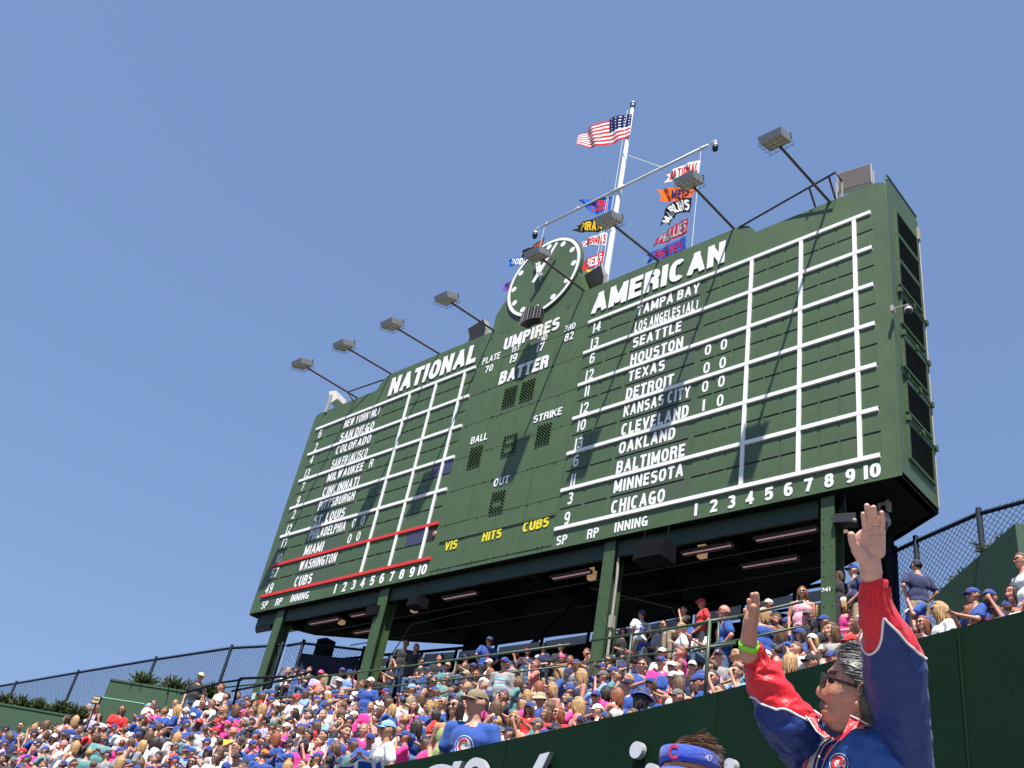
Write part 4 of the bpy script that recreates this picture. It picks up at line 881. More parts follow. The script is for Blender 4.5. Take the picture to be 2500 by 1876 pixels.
_n.links.new(_tc.outputs['Object'], _w.inputs['Vector']); _n.links.new(_w.outputs['Fac'], _cr.inputs[0]); _n.links.new(_cr.outputs[0], _n.nodes['Principled BSDF'].inputs['Base Color'])
M_jean = mat('denim', (0.075,0.13,0.24), 0.85, 0.2, 18.0, 0.4, 20.0); M_khaki = mat('khaki', (0.33,0.26,0.17), 0.85, 0.1, 18.0, 0.4, 20.0); M_bshort = mat('dark_trousers', (0.03,0.03,0.035), 0.85, 0.1)
M_gl = mat('sunglass_lens', (0.006,0.006,0.007), 0.12); M_shoe = mat('shoe', (0.25,0.25,0.26), 0.6)
HZ = {'sit': 1.20, 'stand': 1.62}
def arm_pts(pose, s):
    sh = Vector((0.195*s, 0.0, 0.0))
    P = dict(lap=((0.225*s,-0.02,-0.27),(0.11*s,-0.24,-0.36)), face=((0.20*s,-0.16,-0.22),(0.05*s,-0.17,0.10)) if s > 0 else ((0.225*s,-0.02,-0.27),(0.05*s,-0.24,-0.33)),
             clasp=((0.23*s,-0.13,-0.25),(0.04*s,-0.34,-0.16)), shade=((0.30*s,-0.14,0.0),(0.09*s,-0.19,0.20)) if s < 0 else ((0.225*s,-0.02,-0.27),(0.11*s,-0.24,-0.36)),
             down=((0.25*s,0.02,-0.29),(0.24*s,-0.05,-0.55)), hips=((0.30*s,0.05,-0.26),(0.16*s,-0.10,-0.44)), up=((0.42*s,-0.10,-0.02),(0.40*s,-0.20,0.22)) if s < 0 else ((0.25*s,0.02,-0.29),(0.22*s,-0.12,-0.5)))[pose]
    return sh, Vector(P[0]), Vector(P[1])
def hand_caps(b, w, d, s):
    side = Vector((s,0,0)); side = (side - d*side.dot(d)).normalized()
    cap(b, w, w + d*0.07, 0.026, 0.032, 8)
    for k in range(4): q = w + d*0.085 + side*(0.024*(k-1.5)); cap(b, q, q + d*(0.075-0.008*abs(k-1.3)) + Vector((0,-0.012,-0.01)), 0.0105, 0.009, 6)
    cap(b, w + d*0.02 - side*0.02, w + d*0.07 - side*0.055, 0.013, 0.010, 6)
def person_body(kind, pose, turn, pitch=0.0):
    top = HZ[kind] - 0.205; b = MB(); O = Vector((0, 0.02, top)); st = kind == 'stand'
    hip = top - 0.50 if st else 0.50
    cap(b, O+Vector((0,0.005,-0.02)), O+Vector((0,-0.01,0.11)), 0.066, 0.056)
    cap(b, O+Vector((-0.16,0.0,-0.025)), O+Vector((0.16,0.0,-0.025)), 0.058, 0.058)
    b.sph(O+Vector((0,0,-0.14)), 0.182, 0.115, 0.19, 14, 10); b.sph(O+Vector((0,-0.01,-0.34)), 0.168, 0.112, 0.17, 14, 10); b.sph((0,0.02,hip), 0.165, 0.115, 0.12, 14, 10)
    for s in (-1, 1):
        sh, el, ha = arm_pts(pose, s); sh, el, ha = O+sh+Vector((0,0,-0.03)), O+el, O+ha
        cap(b, sh, el, 0.050, 0.040); cap(b, el, ha, 0.041, 0.026); hand_caps(b, ha, (ha-el).normalized(), s)
        if st: cap(b, (0.085*s,0.02,hip-0.02), (0.10*s,0.0,hip-0.45), 0.085, 0.058); cap(b, (0.10*s,0,hip-0.45), (0.11*s,0.03,0.08), 0.055, 0.038); cap(b, (0.11*s,0.05,0.035), (0.12*s,-0.13,0.03), 0.036, 0.032)
        else: cap(b, (0.095*s,0.0,hip-0.01), (0.13*s,-0.43,0.50), 0.085, 0.060); cap(b, (0.13*s,-0.43,0.50), (0.13*s,-0.40,0.08), 0.056, 0.038); cap(b, (0.13*s,-0.38,0.035), (0.14*s,-0.56,0.03), 0.036, 0.032)
    me = fuse(b, 0.017, 4); me.materials.append(SKN[0]); me.materials.append(M_eye); me.materials.append(M_lip)
    bm = bmesh.new(); bm.from_mesh(me)
    h = HEAD_ME.copy(); h.transform(Matrix.Translation((0,0,HZ[kind])) @ Matrix.Rotation(R(turn), 4, 'Z') @ Matrix.Rotation(R(pitch), 4, 'X')); bm.from_mesh(h); bm.to_mesh(me); bm.free()
    for p in me.polygons: p.use_smooth = True
    return me
HEAD_ME = head_mb(34, 30).mesh('head', True, (SKN[0], M_eye, M_lip))
def person_shirt(kind, pose, style):
    top = HZ[kind] - 0.205; b = MB(); O = Vector((0, 0.02, top)); st = kind == 'stand'; hip = top - 0.50 if st else 0.50
    if style != 'tank': cap(b, O+Vector((-0.165,0,-0.03)), O+Vector((0.165,0,-0.03)), 0.072, 0.072)
    else:
        for s in (-1, 1): cap(b, O+Vector((0.085*s,0,0.03)), O+Vector((0.09*s,0,-0.08)), 0.042, 0.05)
    b.sph(O+Vector((0,0.002,-0.145)), 0.200, 0.132, 0.185 if style != 'tank' else 0.150, 14, 10); b.sph(O+Vector((0,-0.012,-0.35)), 0.190, 0.130, 0.18, 14, 10); b.sph((0,0.02,hip+0.02), 0.180, 0.130, 0.13, 14, 10)
    if style != 'tank':
        for s in (-1, 1):
            sh, el, ha = arm_pts(pose, s); sh, el, ha = O+sh+Vector((0,0,-0.03)), O+el, O+ha
            if style == 'tee': cap(b, sh, sh.lerp(el, 0.66), 0.070, 0.070)
            else: cap(b, sh, el, 0.064, 0.055); cap(b, el, el.lerp(ha, 0.88), 0.054, 0.040)
    me = fuse(b, 0.017, 3)
    for v in me.vertices:                      # cloth folds
        n = noise.noise(v.co*9.0)*0.010 + noise.noise(Vector((v.co.x*20, v.co.y*20, v.co.z*9)))*0.006; v.co += v.normal*n
    me.materials.append(M_jean); return me
def person_pants(kind):
    top = HZ[kind] - 0.205; b = MB(); st = kind == 'stand'; hip = top - 0.50 if st else 0.50
    b.sph((0,0.02,hip-0.02), 0.178, 0.128, 0.13, 14, 10)
    for s in (-1, 1):
        if st: cap(b, (0.09*s,0.02,hip-0.03), (0.10*s,0.0,hip-0.45), 0.098, 0.074); cap(b, (0.10*s,0,hip-0.45), (0.11*s,0.03,0.12), 0.072, 0.058)
        else: cap(b, (0.10*s,0.0,hip-0.01), (0.13*s,-0.43,0.50), 0.098, 0.073); cap(b, (0.13*s,-0.43,0.50), (0.13*s,-0.40,0.14), 0.070, 0.056)
    me = fuse(b, 0.02, 3); me.materials.append(M_jean); return me
# head coverings, centred on the head
def hair_mesh(kind, seed=1):
    b = MB(); src = head_mb(34, 30, ears=False); V = [Vector(v) for v in src.v]; keep = []
    lowb = -0.075 if kind != 'capshort' else -0.07
    def line(p):
        f = ss(-0.070, 0.03, p.y); top = 0.078 if kind != 'capshort' else 0.03
        return top*(1-f) + (0.012 if p.y < 0.03 else lowb*ss(0.03,0.06,p.y) + 0.012*(1-ss(0.03,0.06,p.y)))*f
    N = []
    for v in V:
        d = ss(-0.004, 0.028, v.z - line(v)); th = {'short':0.015,'long':0.018,'up':0.013,'capshort':0.008,'curly':0.030}[kind]
        q = v.normalized(); n = noise.noise(Vector((v.x*40+seed*7, v.y*40, v.z*14)))*0.006 + (noise.noise(v*45)*0.014 if kind == 'curly' else 0)
        N.append(v + q*(d*(th + n) - 0.004*(1-d)))
    for f in src.f:
        if sum(1 for i in f if V[i].z > line(V[i]) - 0.006) >= 3: keep.append(f)
    b.add(N, keep)
    if kind == 'long':                       # overlapping locks falling to the shoulders
        rn = random.Random(seed*31)
        for q in range(46):
            a = R(-124 + 248*q/45 + rn.uniform(-4,4)); L = rn.uniform(0.20,0.30)*(0.8 if abs(a) > 1.9 else 1.0); P = []; W_ = []
            for s_ in range(8):
                u = s_/7.; r = 0.080 + 0.016*math.sin(u*2.8) - 0.012*u + rn.uniform(-0.003,0.003); aa = a + 0.10*math.sin(u*6+q)*u + rn.uniform(-.03,.03)
                P.append((r*math.sin(aa), r*1.2*math.cos(aa)+0.004, 0.055 - L*u)); W_.append(0.0165*(1-0.75*u**3)*(0.6+0.4*math.sin(min(1,u*3+0.4)*1.57)))
            b.tube(P, 0, 6, rs=W_)
    if kind == 'up': b.sph((0,0.105,0.055), 0.042, 0.036, 0.042, 12, 8); b.sph((0.01,0.12,0.02), 0.025, 0.025, 0.05, 8, 6)
    me = b.mesh('hair', True, (HC['n'],)); return me
HAIR = {}
for k_ in ('short','long','up','capshort','curly'):
    for s_ in (1, 2): HAIR[(k_, s_)] = hair_mesh(k_, s_)
def cap_mesh():
    b = MB(); vs = []; nu, nv = 28, 9
    for j in range(nv+1):
        t = math.pi/2*j/nv
        for i in range(nu):
            a = 2*math.pi*i/nu; seam = 1 + 0.008*abs(math.sin(a*3)); h = 0.092 if math.sin(a) < 0 else 0.088
            vs.append((0.087*math.sin(t)*math.cos(a)*seam, 0.106*math.sin(t)*math.sin(a)*seam + 0.004, 0.042 + h*math.cos(t)**0.85 - 0.022*ss(0.5,1,math.sin(a))*math.sin(t)))
    b.add(vs, [(j*nu+i,(j+1)*nu+i,(j+1)*nu+(i+1)%nu,j*nu+(i+1)%nu) for j in range(nv) for i in range(nu)])
    b.sph((0,0.004,0.135), 0.008, nu=6, nv=4); return b.mesh('cap', True, (M_jean,))
def brim_mesh():
    b = MB(); n = 14; vs = []
    for s in (0, 1):
        for r in range(4):
            for i in range(n+1):
                a = R(-62 + 124*i/n); x = 0.086*math.sin(a); y = -0.104*math.cos(a); e = r/3.0*0.072*math.cos(a*0.78)**0.8 if abs(a) < R(62.1) else 0
                vs.append((x*(1+0.03*r/3), y - e + 0.004, 0.046 - 0.010*(x/0.06)**2 - 0.010*r/3 - 0.004*s))
    m = n+1; b.add(vs, [(r*m+i, r*m+i+1, (r+1)*m+i+1, (r+1)*m+i) for r in range(3) for i in range(n)] + [((4+r)*m+i, (5+r)*m+i, (5+r)*m+i+1, (4+r)*m+i+1) for r in range(3) for i in range(n)] + [(3*m+i, 3*m+i+1, 7*m+i+1, 7*m+i) for i in range(n)])
    return b.mesh('brim', True, (M_jean,))
def hat_mesh(kind):
    b = MB()
    if kind == 'S' or kind == 'K':           # short-brimmed fedora
        prof = [(0.0,0.135),(0.035,0.140),(0.062,0.138),(0.078,0.115),(0.086,0.055),(0.088,0.045),(0.115,0.038),(0.142,0.048 if kind == 'S' else 0.040),(0.142,0.044 if kind == 'S' else 0.036),(0.10,0.034)]
    else: prof = [(0.0,0.128),(0.045,0.128),(0.075,0.118),(0.088,0.08),(0.092,0.045),(0.115,0.020),(0.150,-0.010),(0.152,-0.014),(0.10,0.028)]
    n = 32; vs = []
    for j, (r, z) in enumerate(prof):
        for i in range(n):
            a = 2*math.pi*i/n; w = 0.007*math.sin(3*a+1)*ss(0.1,0.15,r); dent = -0.018*G(math.cos(a)*r, 0.02)*(1 if kind in 'SK' and j < 3 else 0)
            vs.append((r*math.cos(a)*0.95, r*math.sin(a)*1.12, z+w+dent))
    b.add(vs, [(j*n+i,(j+1)*n+i,(j+1)*n+(i+1)%n,j*n+(i+1)%n) for j in range(len(prof)-1) for i in range(n)])
    return b.mesh('hat', True, (M_jean,))
CAPM, BRIMM = cap_mesh(), brim_mesh(); HATM = {k: hat_mesh(k) for k in 'SKB'}
b = MB()
for s in (-1, 1):
    b.sph((0.032*s,-0.098,0.018), 0.026, 0.010, 0.019, 10, 6); b.tube([(0.056*s,-0.090,0.022),(0.080*s,-0.05,0.022),(0.082*s,0.01,0.016)], 0.0035, 4)
b.tube([(-0.01,-0.103,0.022),(0.01,-0.103,0.022)], 0.004, 4); GLM = b.mesh('sunglasses', True, (M_gl,))
b = MB(); random.seed(1)
for _k in range(60):                          # a short full beard hugging the jaw
    a = R(random.uniform(-70,70)); z = random.uniform(-0.105,-0.045); r = 0.062 - 0.12*max(0, -z-0.07)
    b.sph((r*math.sin(a)*1.05, -0.035-0.055*math.cos(a)-0.01, z), 0.013, 0.010, 0.014, 6, 4)
BEARDM = b.mesh('beard', True, (HC['n'],))
from mathutils.bvhtree import BVHTree
BODY = {}; SHIRT = {}; BV = {}
PANTS = {k: person_pants(k) for k in ('sit','stand')}
def get_body(kind, pose, turn, pitch):
    k = (kind, pose, turn, pitch)
    if k not in BODY: BODY[k] = person_body(*k)
    return BODY[k]
def get_shirt(kind, pose, style):
    k = (kind, pose, style)
    if k not in SHIRT:
        SHIRT[k] = person_shirt(*k); BV[k] = BVHTree.FromPolygons([v.co for v in SHIRT[k].vertices], [tuple(p.vertices) for p in SHIRT[k].polygons])
    return SHIRT[k]
def on_shirt(k, x, z, back=False, off=0.004):
    y = 1.0 if back else -1.0; h = BV[k].ray_cast(Vector((x, y, z)), Vector((0, -y, 0)))
    yy = h[0].y if h[0] is not None else -y*0.1
    return Vector((x, yy + (off if back else -off), z))
for kd in ('sit','stand'):                    # make every fused mesh while the scene is small
    for ps in (('lap','face','clasp','shade') if kd == 'sit' else ('down','hips','up')):
        for tn in ((-30,0,30) if ps in ('lap','clasp','down') else (0,)):
            get_body(kd, ps, tn, 6)
        for sty in ('tee','tank','long'):
            if sty == 'long' and ps not in ('lap','down','hips','clasp'): continue
            get_shirt(kd, ps, sty)

CROWD = """
5 1769 16 180 W lr - -
31 1767 16 90 W lk - -
14 1780 16 90 B sk cN -
50 1774 20 20 B sk - gm
93 1749 18 60 S lk cT -
90 1772 14 60 W ln - g
110 1771 20 150 W ln - -
142 1774 18 90 K sn cK g
163 1756 18 90 S lk - -
184 1759 21 170 B lb - -
215 1731 21 80 J sg - g
235 1730 18 80 V lr - -
12 1817 20 90 V sn cB -
51 1803 22 20 N lg - -
84 1794 22 90 B sk cN -
112 1793 17 60 K ln - -
138 1794 17 100 B sn - -
156 1792 20 100 B sn cB -
95 1819 21 100 B sk cN -
54 1838 21 110 L sn cR -
31 1861 22 30 N sn cG -
155 1819 23 90 J x - -
184 1823 24 170 W lb - -
169 1844 22 60 W sn cD -
216 1840 21 170 T sb - -
233 1800 21 80 K ln - g
106 1869 16 80 W sn - -
154 1869 18 150 B sn cB -
227 1869 20 180 W sn - -
253 1731 19 60 K sk - g
274 1722 17 150 Z sn cB -
298 1734 20 40 R ln - g
322 1726 20 70 N lk - -
242 1750 14 20 V lk - g
363 1728 19 90 G sn cL -
375 1719 15 30 W sn - g
404 1702 19 30 L sn - g
424 1706 19 60 K sn cK -
427 1719 17 60 W sb - g
384 1734 19 80 P sk cN -
403 1737 19 80 B sn - -
433 1734 23 120 B lb - -
454 1713 20 70 B sn cB -
454 1739 20 70 B sn cW -
235 1776 19 70 K sk cN -
277 1779 17 80 B sn cB -
328 1767 20 100 J sk cN -
339 1756 19 120 B sn cB -
336 1797 19 180 B sn cB -
255 1802 23 40 T sn - -
262 1844 22 90 G sk cN -
297 1816 19 160 P ur - -
319 1813 20 90 S ln - -
346 1821 23 130 G lb - -
294 1861 26 170 W lb - -
385 1774 20 110 S ln cB -
365 1796 22 150 S ln - -
379 1813 28 160 W lk - -
385 1847 22 160 B uk - -
427 1824 22 60 R sn cG gm
441 1788 20 110 W sn - -
427 1858 22 80 C sn cB -
454 1833 19 90 B sn cB -
451 1759 17 60 B sn cB -
489 1654 20 10 K sn hS u
540 1679 20 60 W sn - -
553 1702 20 80 K sk - -
580 1700 20 10 N sk - -
499 1700 15 20 W sn cK -
494 1719 19 20 B sn - g
517 1719 20 60 J sr - g
546 1733 22 50 K lb - -
576 1734 23 150 B ln - -
470 1751 17 160 G sn cW -
607 1720 19 80 K sk - g
624 1722 15 60 N ln - -
594 1743 20 60 P sn cP -
617 1737 23 110 W sn - -
639 1731 23 110 W lb - g
661 1713 22 80 B sn cB -
674 1726 19 100 B sn cW -
503 1748 19 150 G sn cT -
486 1768 25 30 B sn cR dm
531 1767 22 70 G sn cR -
546 1753 17 120 P sn - -
554 1771 17 100 P sn cP -
596 1767 23 80 N sg - g
611 1788 23 60 W lk hK g
645 1763 22 80 V uk - g
664 1776 23 70 K sn cD -
568 1788 25 70 Y x - -
525 1788 23 80 W sn cR -
534 1814 23 140 G sk - -
505 1814 20 80 L sn cB -
536 1836 25 170 W ln - -
616 1821 23 50 B sn cB a
577 1825 28 60 W sk - g
508 1836 25 20 G lk cB g
465 1839 23 60 L sn cB -
469 1862 25 20 G lk - g
528 1851 23 40 W ln - g
501 1865 23 150 G sg - -
576 1853 26 40 G sn cK g
631 1861 28 50 B sk - g
647 1827 26 150 B sk cN -
645 1844 20 140 B sn cO -
599 1868 25 180 B sk cN -
656 1804 23 30 R ln - -
673 1805 25 150 B lr - -
455 1770 23 70 B sn cB m
703 1641 19 60 J sg - a
722 1637 17 80 K sk cN -
739 1645 19 10 B sk cN -
756 1637 17 70 K sk - -
757 1657 17 60 B sk - gm
783 1647 19 30 V sn cP -
793 1658 20 150 C lb - -
835 1641 20 10 G sn cB -
854 1645 17 80 L sn cB -
880 1647 19 80 C sn cB a
828 1668 22 20 B sn cW -
712 1667 22 60 B sn cW ag
767 1674 17 30 R sn cK -
724 1707 22 70 W sn cR -
745 1693 20 90 L ln cB -
786 1686 20 60 B sn - -
800 1699 22 100 B lb cW -
835 1697 22 60 B ub - -
751 1718 19 90 N sn - g
753 1739 22 60 V sn cG g
719 1742 22 70 S lk - g
708 1762 22 80 V sk cN -
799 1729 23 60 W sk cN m
787 1748 25 30 L sg - -
832 1762 22 30 K sn - -
854 1762 23 90 J sk cN -
819 1783 25 100 L sk - m
883 1673 22 60 W sn - g
873 1706 22 60 G sn cG m
674 1722 19 100 N sn cW -
670 1741 19 110 G sk - -
844 1789 33 -20 B sn - -
752 1798 25 75 J sk - g
789 1798 26 60 J sk - -
706 1818 25 60 B sk cN gm
706 1855 22 70 B sn cB -
674 1802 26 160 B lr - -
712 1798 18 130 W sk - -
774 1853 22 80 W sn cB -
800 1860 20 160 N uk - -
764 1868 26 180 W sn - -
740 1869 18 60 W sn - -
702 1872 22 180 W lb - -
905 1667 23 60 B sn cW u
961 1621 22 80 K sg - -
991 1572 19 10 K sk - u
1016 1582 17 60 K sk - u
1029 1615 19 80 K sn cK -
1074 1609 19 60 K sk - -
949 1653 23 60 B sn - -
941 1673 20 70 R sn - g
942 1694 25 70 W sn cB -
1019 1645 19 20 W lb - -
1030 1653 19 10 N sn - g
1046 1638 20 60 B sn cB -
1059 1647 20 60 G sn cW -
1058 1666 22 10 K ur - g
1093 1628 17 20 T sn cT g
1088 1641 19 100 B sn cB -
1092 1660 22 10 T sn - g
1111 1647 20 60 G lr - -
1006 1684 25 70 O sn cL -
987 1697 19 70 G sn cW -
1032 1681 17 150 B sg - -
1026 1705 25 140 W ln cB -
1081 1684 22 80 B sn cB -
1088 1699 22 90 B sn cW -
1082 1718 26 40 B sg - g
1048 1726 26 70 B lb - -
929 1736 23 60 S ln - g
957 1732 22 140 B lb - -
981 1726 20 60 B sn cK g
1007 1732 19 90 W sn cW -
913 1758 23 30 C sk - g
947 1780 38 80 W sn cL -
987 1760 29 140 K ub - -
1014 1774 33 100 B lk - -
1106 1686 22 110 T uk - -
1116 1728 33 30 E lk - g
1195 1566 22 160 B sn cW u
1139 1608 16 60 K sk cN -
1135 1628 20 20 C lr - -
1156 1630 17 30 N lk cB -
1162 1650 23 10 K lr - g
1138 1650 23 60 T sn cT g
1195 1621 22 90 W sn cW -
1197 1644 22 150 W lr - -
1232 1621 29 30 G sn cB u
1259 1599 16 30 N sn cG -
1289 1591 19 20 N sn cR -
1328 1582 19 10 N sk - g
1275 1631 22 70 B sn cW g
1308 1625 23 80 C sr - g
1314 1611 16 80 W sn cW -
1126 1676 25 90 T sk cN m
1117 1700 20 90 B sn cB -
1164 1718 58 65 B sn cC u
1230 1703 29 70 K sn - g
1210 1726 32 150 S ln - -
1193 1690 23 80 R sn cW -
1286 1699 26 70 B lb - -
1255 1757 35 20 S lb - g
1320 1708 32 60 B sn kT -
1279 1774 22 60 N sn cW -
1313 1771 32 80 K sn cG -
1331 1648 23 70 B sk cN -
1315 1677 25 150 S lr - -
1334 1745 26 60 T ln - -
1136 1726 23 50 W sr - -
1372 1610 22 20 L sn cP -
1392 1613 19 60 N sr - g
1371 1581 20 60 K sn cG -
1407 1624 25 90 G ln cB -
1363 1643 26 100 B lb - -
1418 1650 32 110 N lb - g
1443 1610 25 70 N sk - g
1433 1595 14 60 K sn - -
1469 1633 26 50 B sn cB a
1473 1654 30 80 L sn cG g
1509 1653 29 70 K sk - g
1534 1662 30 80 B sb - -
1509 1556 23 20 L sk cN -
1522 1543 20 20 K lk - g
1488 1614 25 80 K uk - g
1515 1610 22 120 G lk - -
1535 1601 20 10 N sn cR -
1378 1660 23 90 W lb cB -
1347 1683 29 70 B lb - g
1392 1689 27 90 B sn cB -
1385 1704 29 60 S lb - -
1411 1722 35 110 C lb - g
1454 1704 32 20 N sn cB g
1459 1737 32 70 W sn cW -
1459 1678 26 150 L lk - -
1506 1698 33 130 S lr - -
1363 1743 33 50 R lr - g
1569 1703 44 -150 B lk kB -
1567 1502 22 160 J sn cB u
1621 1529 25 20 G sr - g
1663 1536 29 70 J sb - gu
1560 1555 20 30 B sb - g
1584 1583 27 70 W sn cB g
1569 1568 20 80 W sn cW -
1712 1540 22 30 W sn cB -
1714 1475 25 70 R sn cR u
1670 1492 13 60 K sk - -
1673 1516 20 60 B lk - -
1616 1597 29 30 W sn cW g
1614 1619 30 20 P sn cB -
1568 1627 32 10 B sn - g
1662 1597 34 80 P sr - -
1641 1632 32 10 B sn cW -
1690 1629 30 10 N sn cW g
1707 1671 51 60 K sn cB gm
1738 1658 39 30 B sn - g
1655 1703 37 60 K sn cG -
1657 1671 34 150 S ln - -
1653 1575 20 80 G sn cG -
1769 1496 37 80 B x - gu
1762 1582 29 60 W sn cB -
1755 1604 32 10 G sk cN -
1737 1629 29 90 N sn - -
1796 1602 30 100 W sb - -
1798 1644 37 40 L sk - g
1865 1501 34 160 B lb cW u
1897 1514 25 70 K sn - g
1924 1525 34 70 B sn cB m
1904 1548 34 80 B ln - g
1877 1477 19 60 K sn cW -
1863 1582 25 150 G lb cW -
1929 1617 42 180 W lb - -
1959 1448 29 10 Q lr - gu
2083 1394 30 60 N sn cB u
2048 1400 29 120 K ln cB u
1974 1505 30 40 K sn cG -
2002 1488 24 180 K lb - -
2013 1519 32 70 K sn cB -
2031 1542 40 60 G ln - -
2058 1476 34 60 P lb cW -
2087 1490 30 80 W lb - g
2088 1524 34 70 W ln - -
1984 1566 34 20 S lb cW g
1962 1544 30 80 B sn cB -
1982 1620 42 60 C sn cK g
2031 1611 40 40 C sn cB -
2080 1573 44 70 C sn cR g
2102 1574 37 180 K sn - -
2238 1383 29 160 N sk cN u
2232 1456 36 60 B sk cN g
2247 1490 36 80 B sr - g
2294 1492 42 90 W lb - g
2254 1524 36 40 B lr - g
2377 1456 36 60 B sn cB g
2417 1461 42 20 B sn cB m
2368 1494 42 80 L lr - g
2431 1499 36 150 K ln - -
2464 1488 33 180 B sn cB -
2478 1452 47 60 W lk - -
2494 1371 36 60 W sn - gu"""
HN = dict(b='blond', n='brown', k='black', r='auburn', g='grey')
STY = dict(s='short', l='long', u='tied-up')
def y_bad(p): return p.y > 13.4 + 0.9*(-4.3-p.x)
def place(px, py, hpx, stand, caps):
    """the bleacher row whose seat puts this head nearest to where and how large the photograph shows it"""
    r = ray(px, py); best = None; meas = (0.25 if caps else 0.235)*FPX/hpx; Ht = 1.62 if stand else 1.20
    for k in range(2, K1+6):
        lo, hi = 5.0, 45.0
        kk = min(k, K1-1); extra = 0.62*(k-kk)
        g = lambda t: r.y*t - row_y(kk, r.x*t) - 0.47 - extra
        if g(lo) > 0: continue
        for _ in range(40):
            m = (lo+hi)/2
            if g(m) > 0: hi = m
            else: lo = m
        p = r*lo; h = p.z - 0.45*kk
        if h < Ht - 0.35 or h > Ht + 0.55: 
            pen = 3
        else: pen = 0
        cost = 2.2*abs(math.log(lo/meas)) + 1.4*abs(h-Ht) + pen
        if p.x < -29 and p.y > 15.6: cost += 2
        if px > 2150 and y_bad(p): cost += 5
        if best is None or cost < best[0]: best = (cost, p, h, lo, meas)
    return best
anchors = [(60,'by the left edge of the photo'),(170,'below the lower left planter junipers'),(300,'below the sign on the left fence'),(420,'below the raised left planter'),(540,'near the straw-hatted man'),(640,'just left of the leftmost steel column'),
  (760,'just right of the leftmost steel column'),(880,'left of the second steel column'),(990,'right of the second steel column'),(1110,'left of the big man in camouflage cap'),(1210,'around the standing man in grey sweatshirt'),(1330,'left of the third steel column, mid crowd'),
  (1450,'just left of the third steel column'),(1560,'by the blue bucket hat'),(1680,'between the 34 jersey and the stair railing'),(1790,'by the bald standing man'),(1900,'just right of the raised right hand'),(2020,'left of the 341 column'),(2120,'between the raised arms'),(2300,'right of the jacketed man'),(3000,'at the right edge behind the parapet')]
def crowd_labels(P):
    base = []
    for p in P:
        x, y, h, yaw, sh, hair, hat, fl = p
        c = CN[sh][1]
        if hat != '-':
            kind = {'c':'cap','h':'straw fedora' if hat[1] == 'S' else 'fedora','k':'bucket hat'}[hat[0]]
            hd = (CAPC[hat[1]][1]+' ' if hat[1] != 'S' else '') + kind
        elif hair == 'x': hd = 'bald head'
        else: hd = STY[hair[0]] + ' ' + HN[hair[1]] + ' hair'
        s = ('standing person' if 'u' in fl else 'seated person') + ' in ' + c + ', ' + hd + (' and sunglasses' if 'g' in fl else '') + (', bearded' if 'm' in fl else '')
        base.append(s)
    def zone(p):
        for lim, n in anchors:
            if p[0] < lim: return n
    lab = list(base)
    def dups():
        d = {}
        for i, l in enumerate(lab): d.setdefault(l, []).append(i)
        return [v for v in d.values() if len(v) > 1]
    lab = [b + ', ' + zone(p) for b, p in zip(base, P)]
    for g in dups():
        g = sorted(g, key=lambda i: P[i][1])
        w = ['upper one','lower one'] if len(g) == 2 else (['topmost','middle one','lowest'] if len(g) == 3 else ['topmost','second from the top','third from the top','lowest'] if len(g) == 4 else ['number %d from the top' % (q+1) for q in range(len(g))])
        for i, q in zip(g, w): lab[i] += ', ' + q
    res = []
    for l in lab:
        ws = l.split()
        if len(ws) > 16: l = l.replace('seated person', 'person').replace(' and sunglasses', ', sunglasses').replace('just ', '').replace(' mid crowd', '').replace(' of the photo', '').replace('steel ', '')
        if len(l.split()) > 16: l = l.replace(', bearded', '').replace('in grey sweatshirt', 'in grey').replace('white pinstriped','pinstriped').replace('in camouflage cap','in camouflage').replace('from the ', 'from ').replace('lower left planter','left planter')
        res.append(' '.join(l.split()[:16]).rstrip(','))
    seen = {}
    for i, l in enumerate(res):
        if l in seen: res[i] = ' '.join(l.split()[:12]).rstrip(',') + ', the lower one'
        seen[l] = 1
    return res
def own(o, m): 
    o.material_slots[0].link = 'OBJECT'; o.material_slots[0].material = m
ROUND = MB()
def ring2(b, cx, cz, r0, r1, f, mi, n=24, m=4):
    vs = []
    for i in range(n):
        a = 2*math.pi*i/n
        for q in range(m+1): r = r0+(r1-r0)*q/m; vs.append(f(cx+r*math.cos(a), cz+r*math.sin(a)))
    b.add(vs, [((m+1)*i+q,(m+1)*i+q+1,(m+1)*((i+1)%n)+q+1,(m+1)*((i+1)%n)+q) for i in range(n) for q in range(m)], mi)
def cmark(b, cx, cz, r, f, mi, w=0.42, n=14):   # a plain letter C
    vs = []
    for i in range(n+1):
        a = R(42 + 276*i/n)
        for q in (r, r*(1-w)): vs.append(f(cx+q*math.cos(a)*0.92, cz+q*math.sin(a)))
    b.add(vs, [(2*i,2*i+1,2*i+3,2*i+2) for i in range(n)], mi)
MW, MR, MBL = M_white, mat('print_red', (0.60,0.03,0.05), 0.8), mat('print_blue', (0.02,0.07,0.36), 0.8)
LOGO = {}
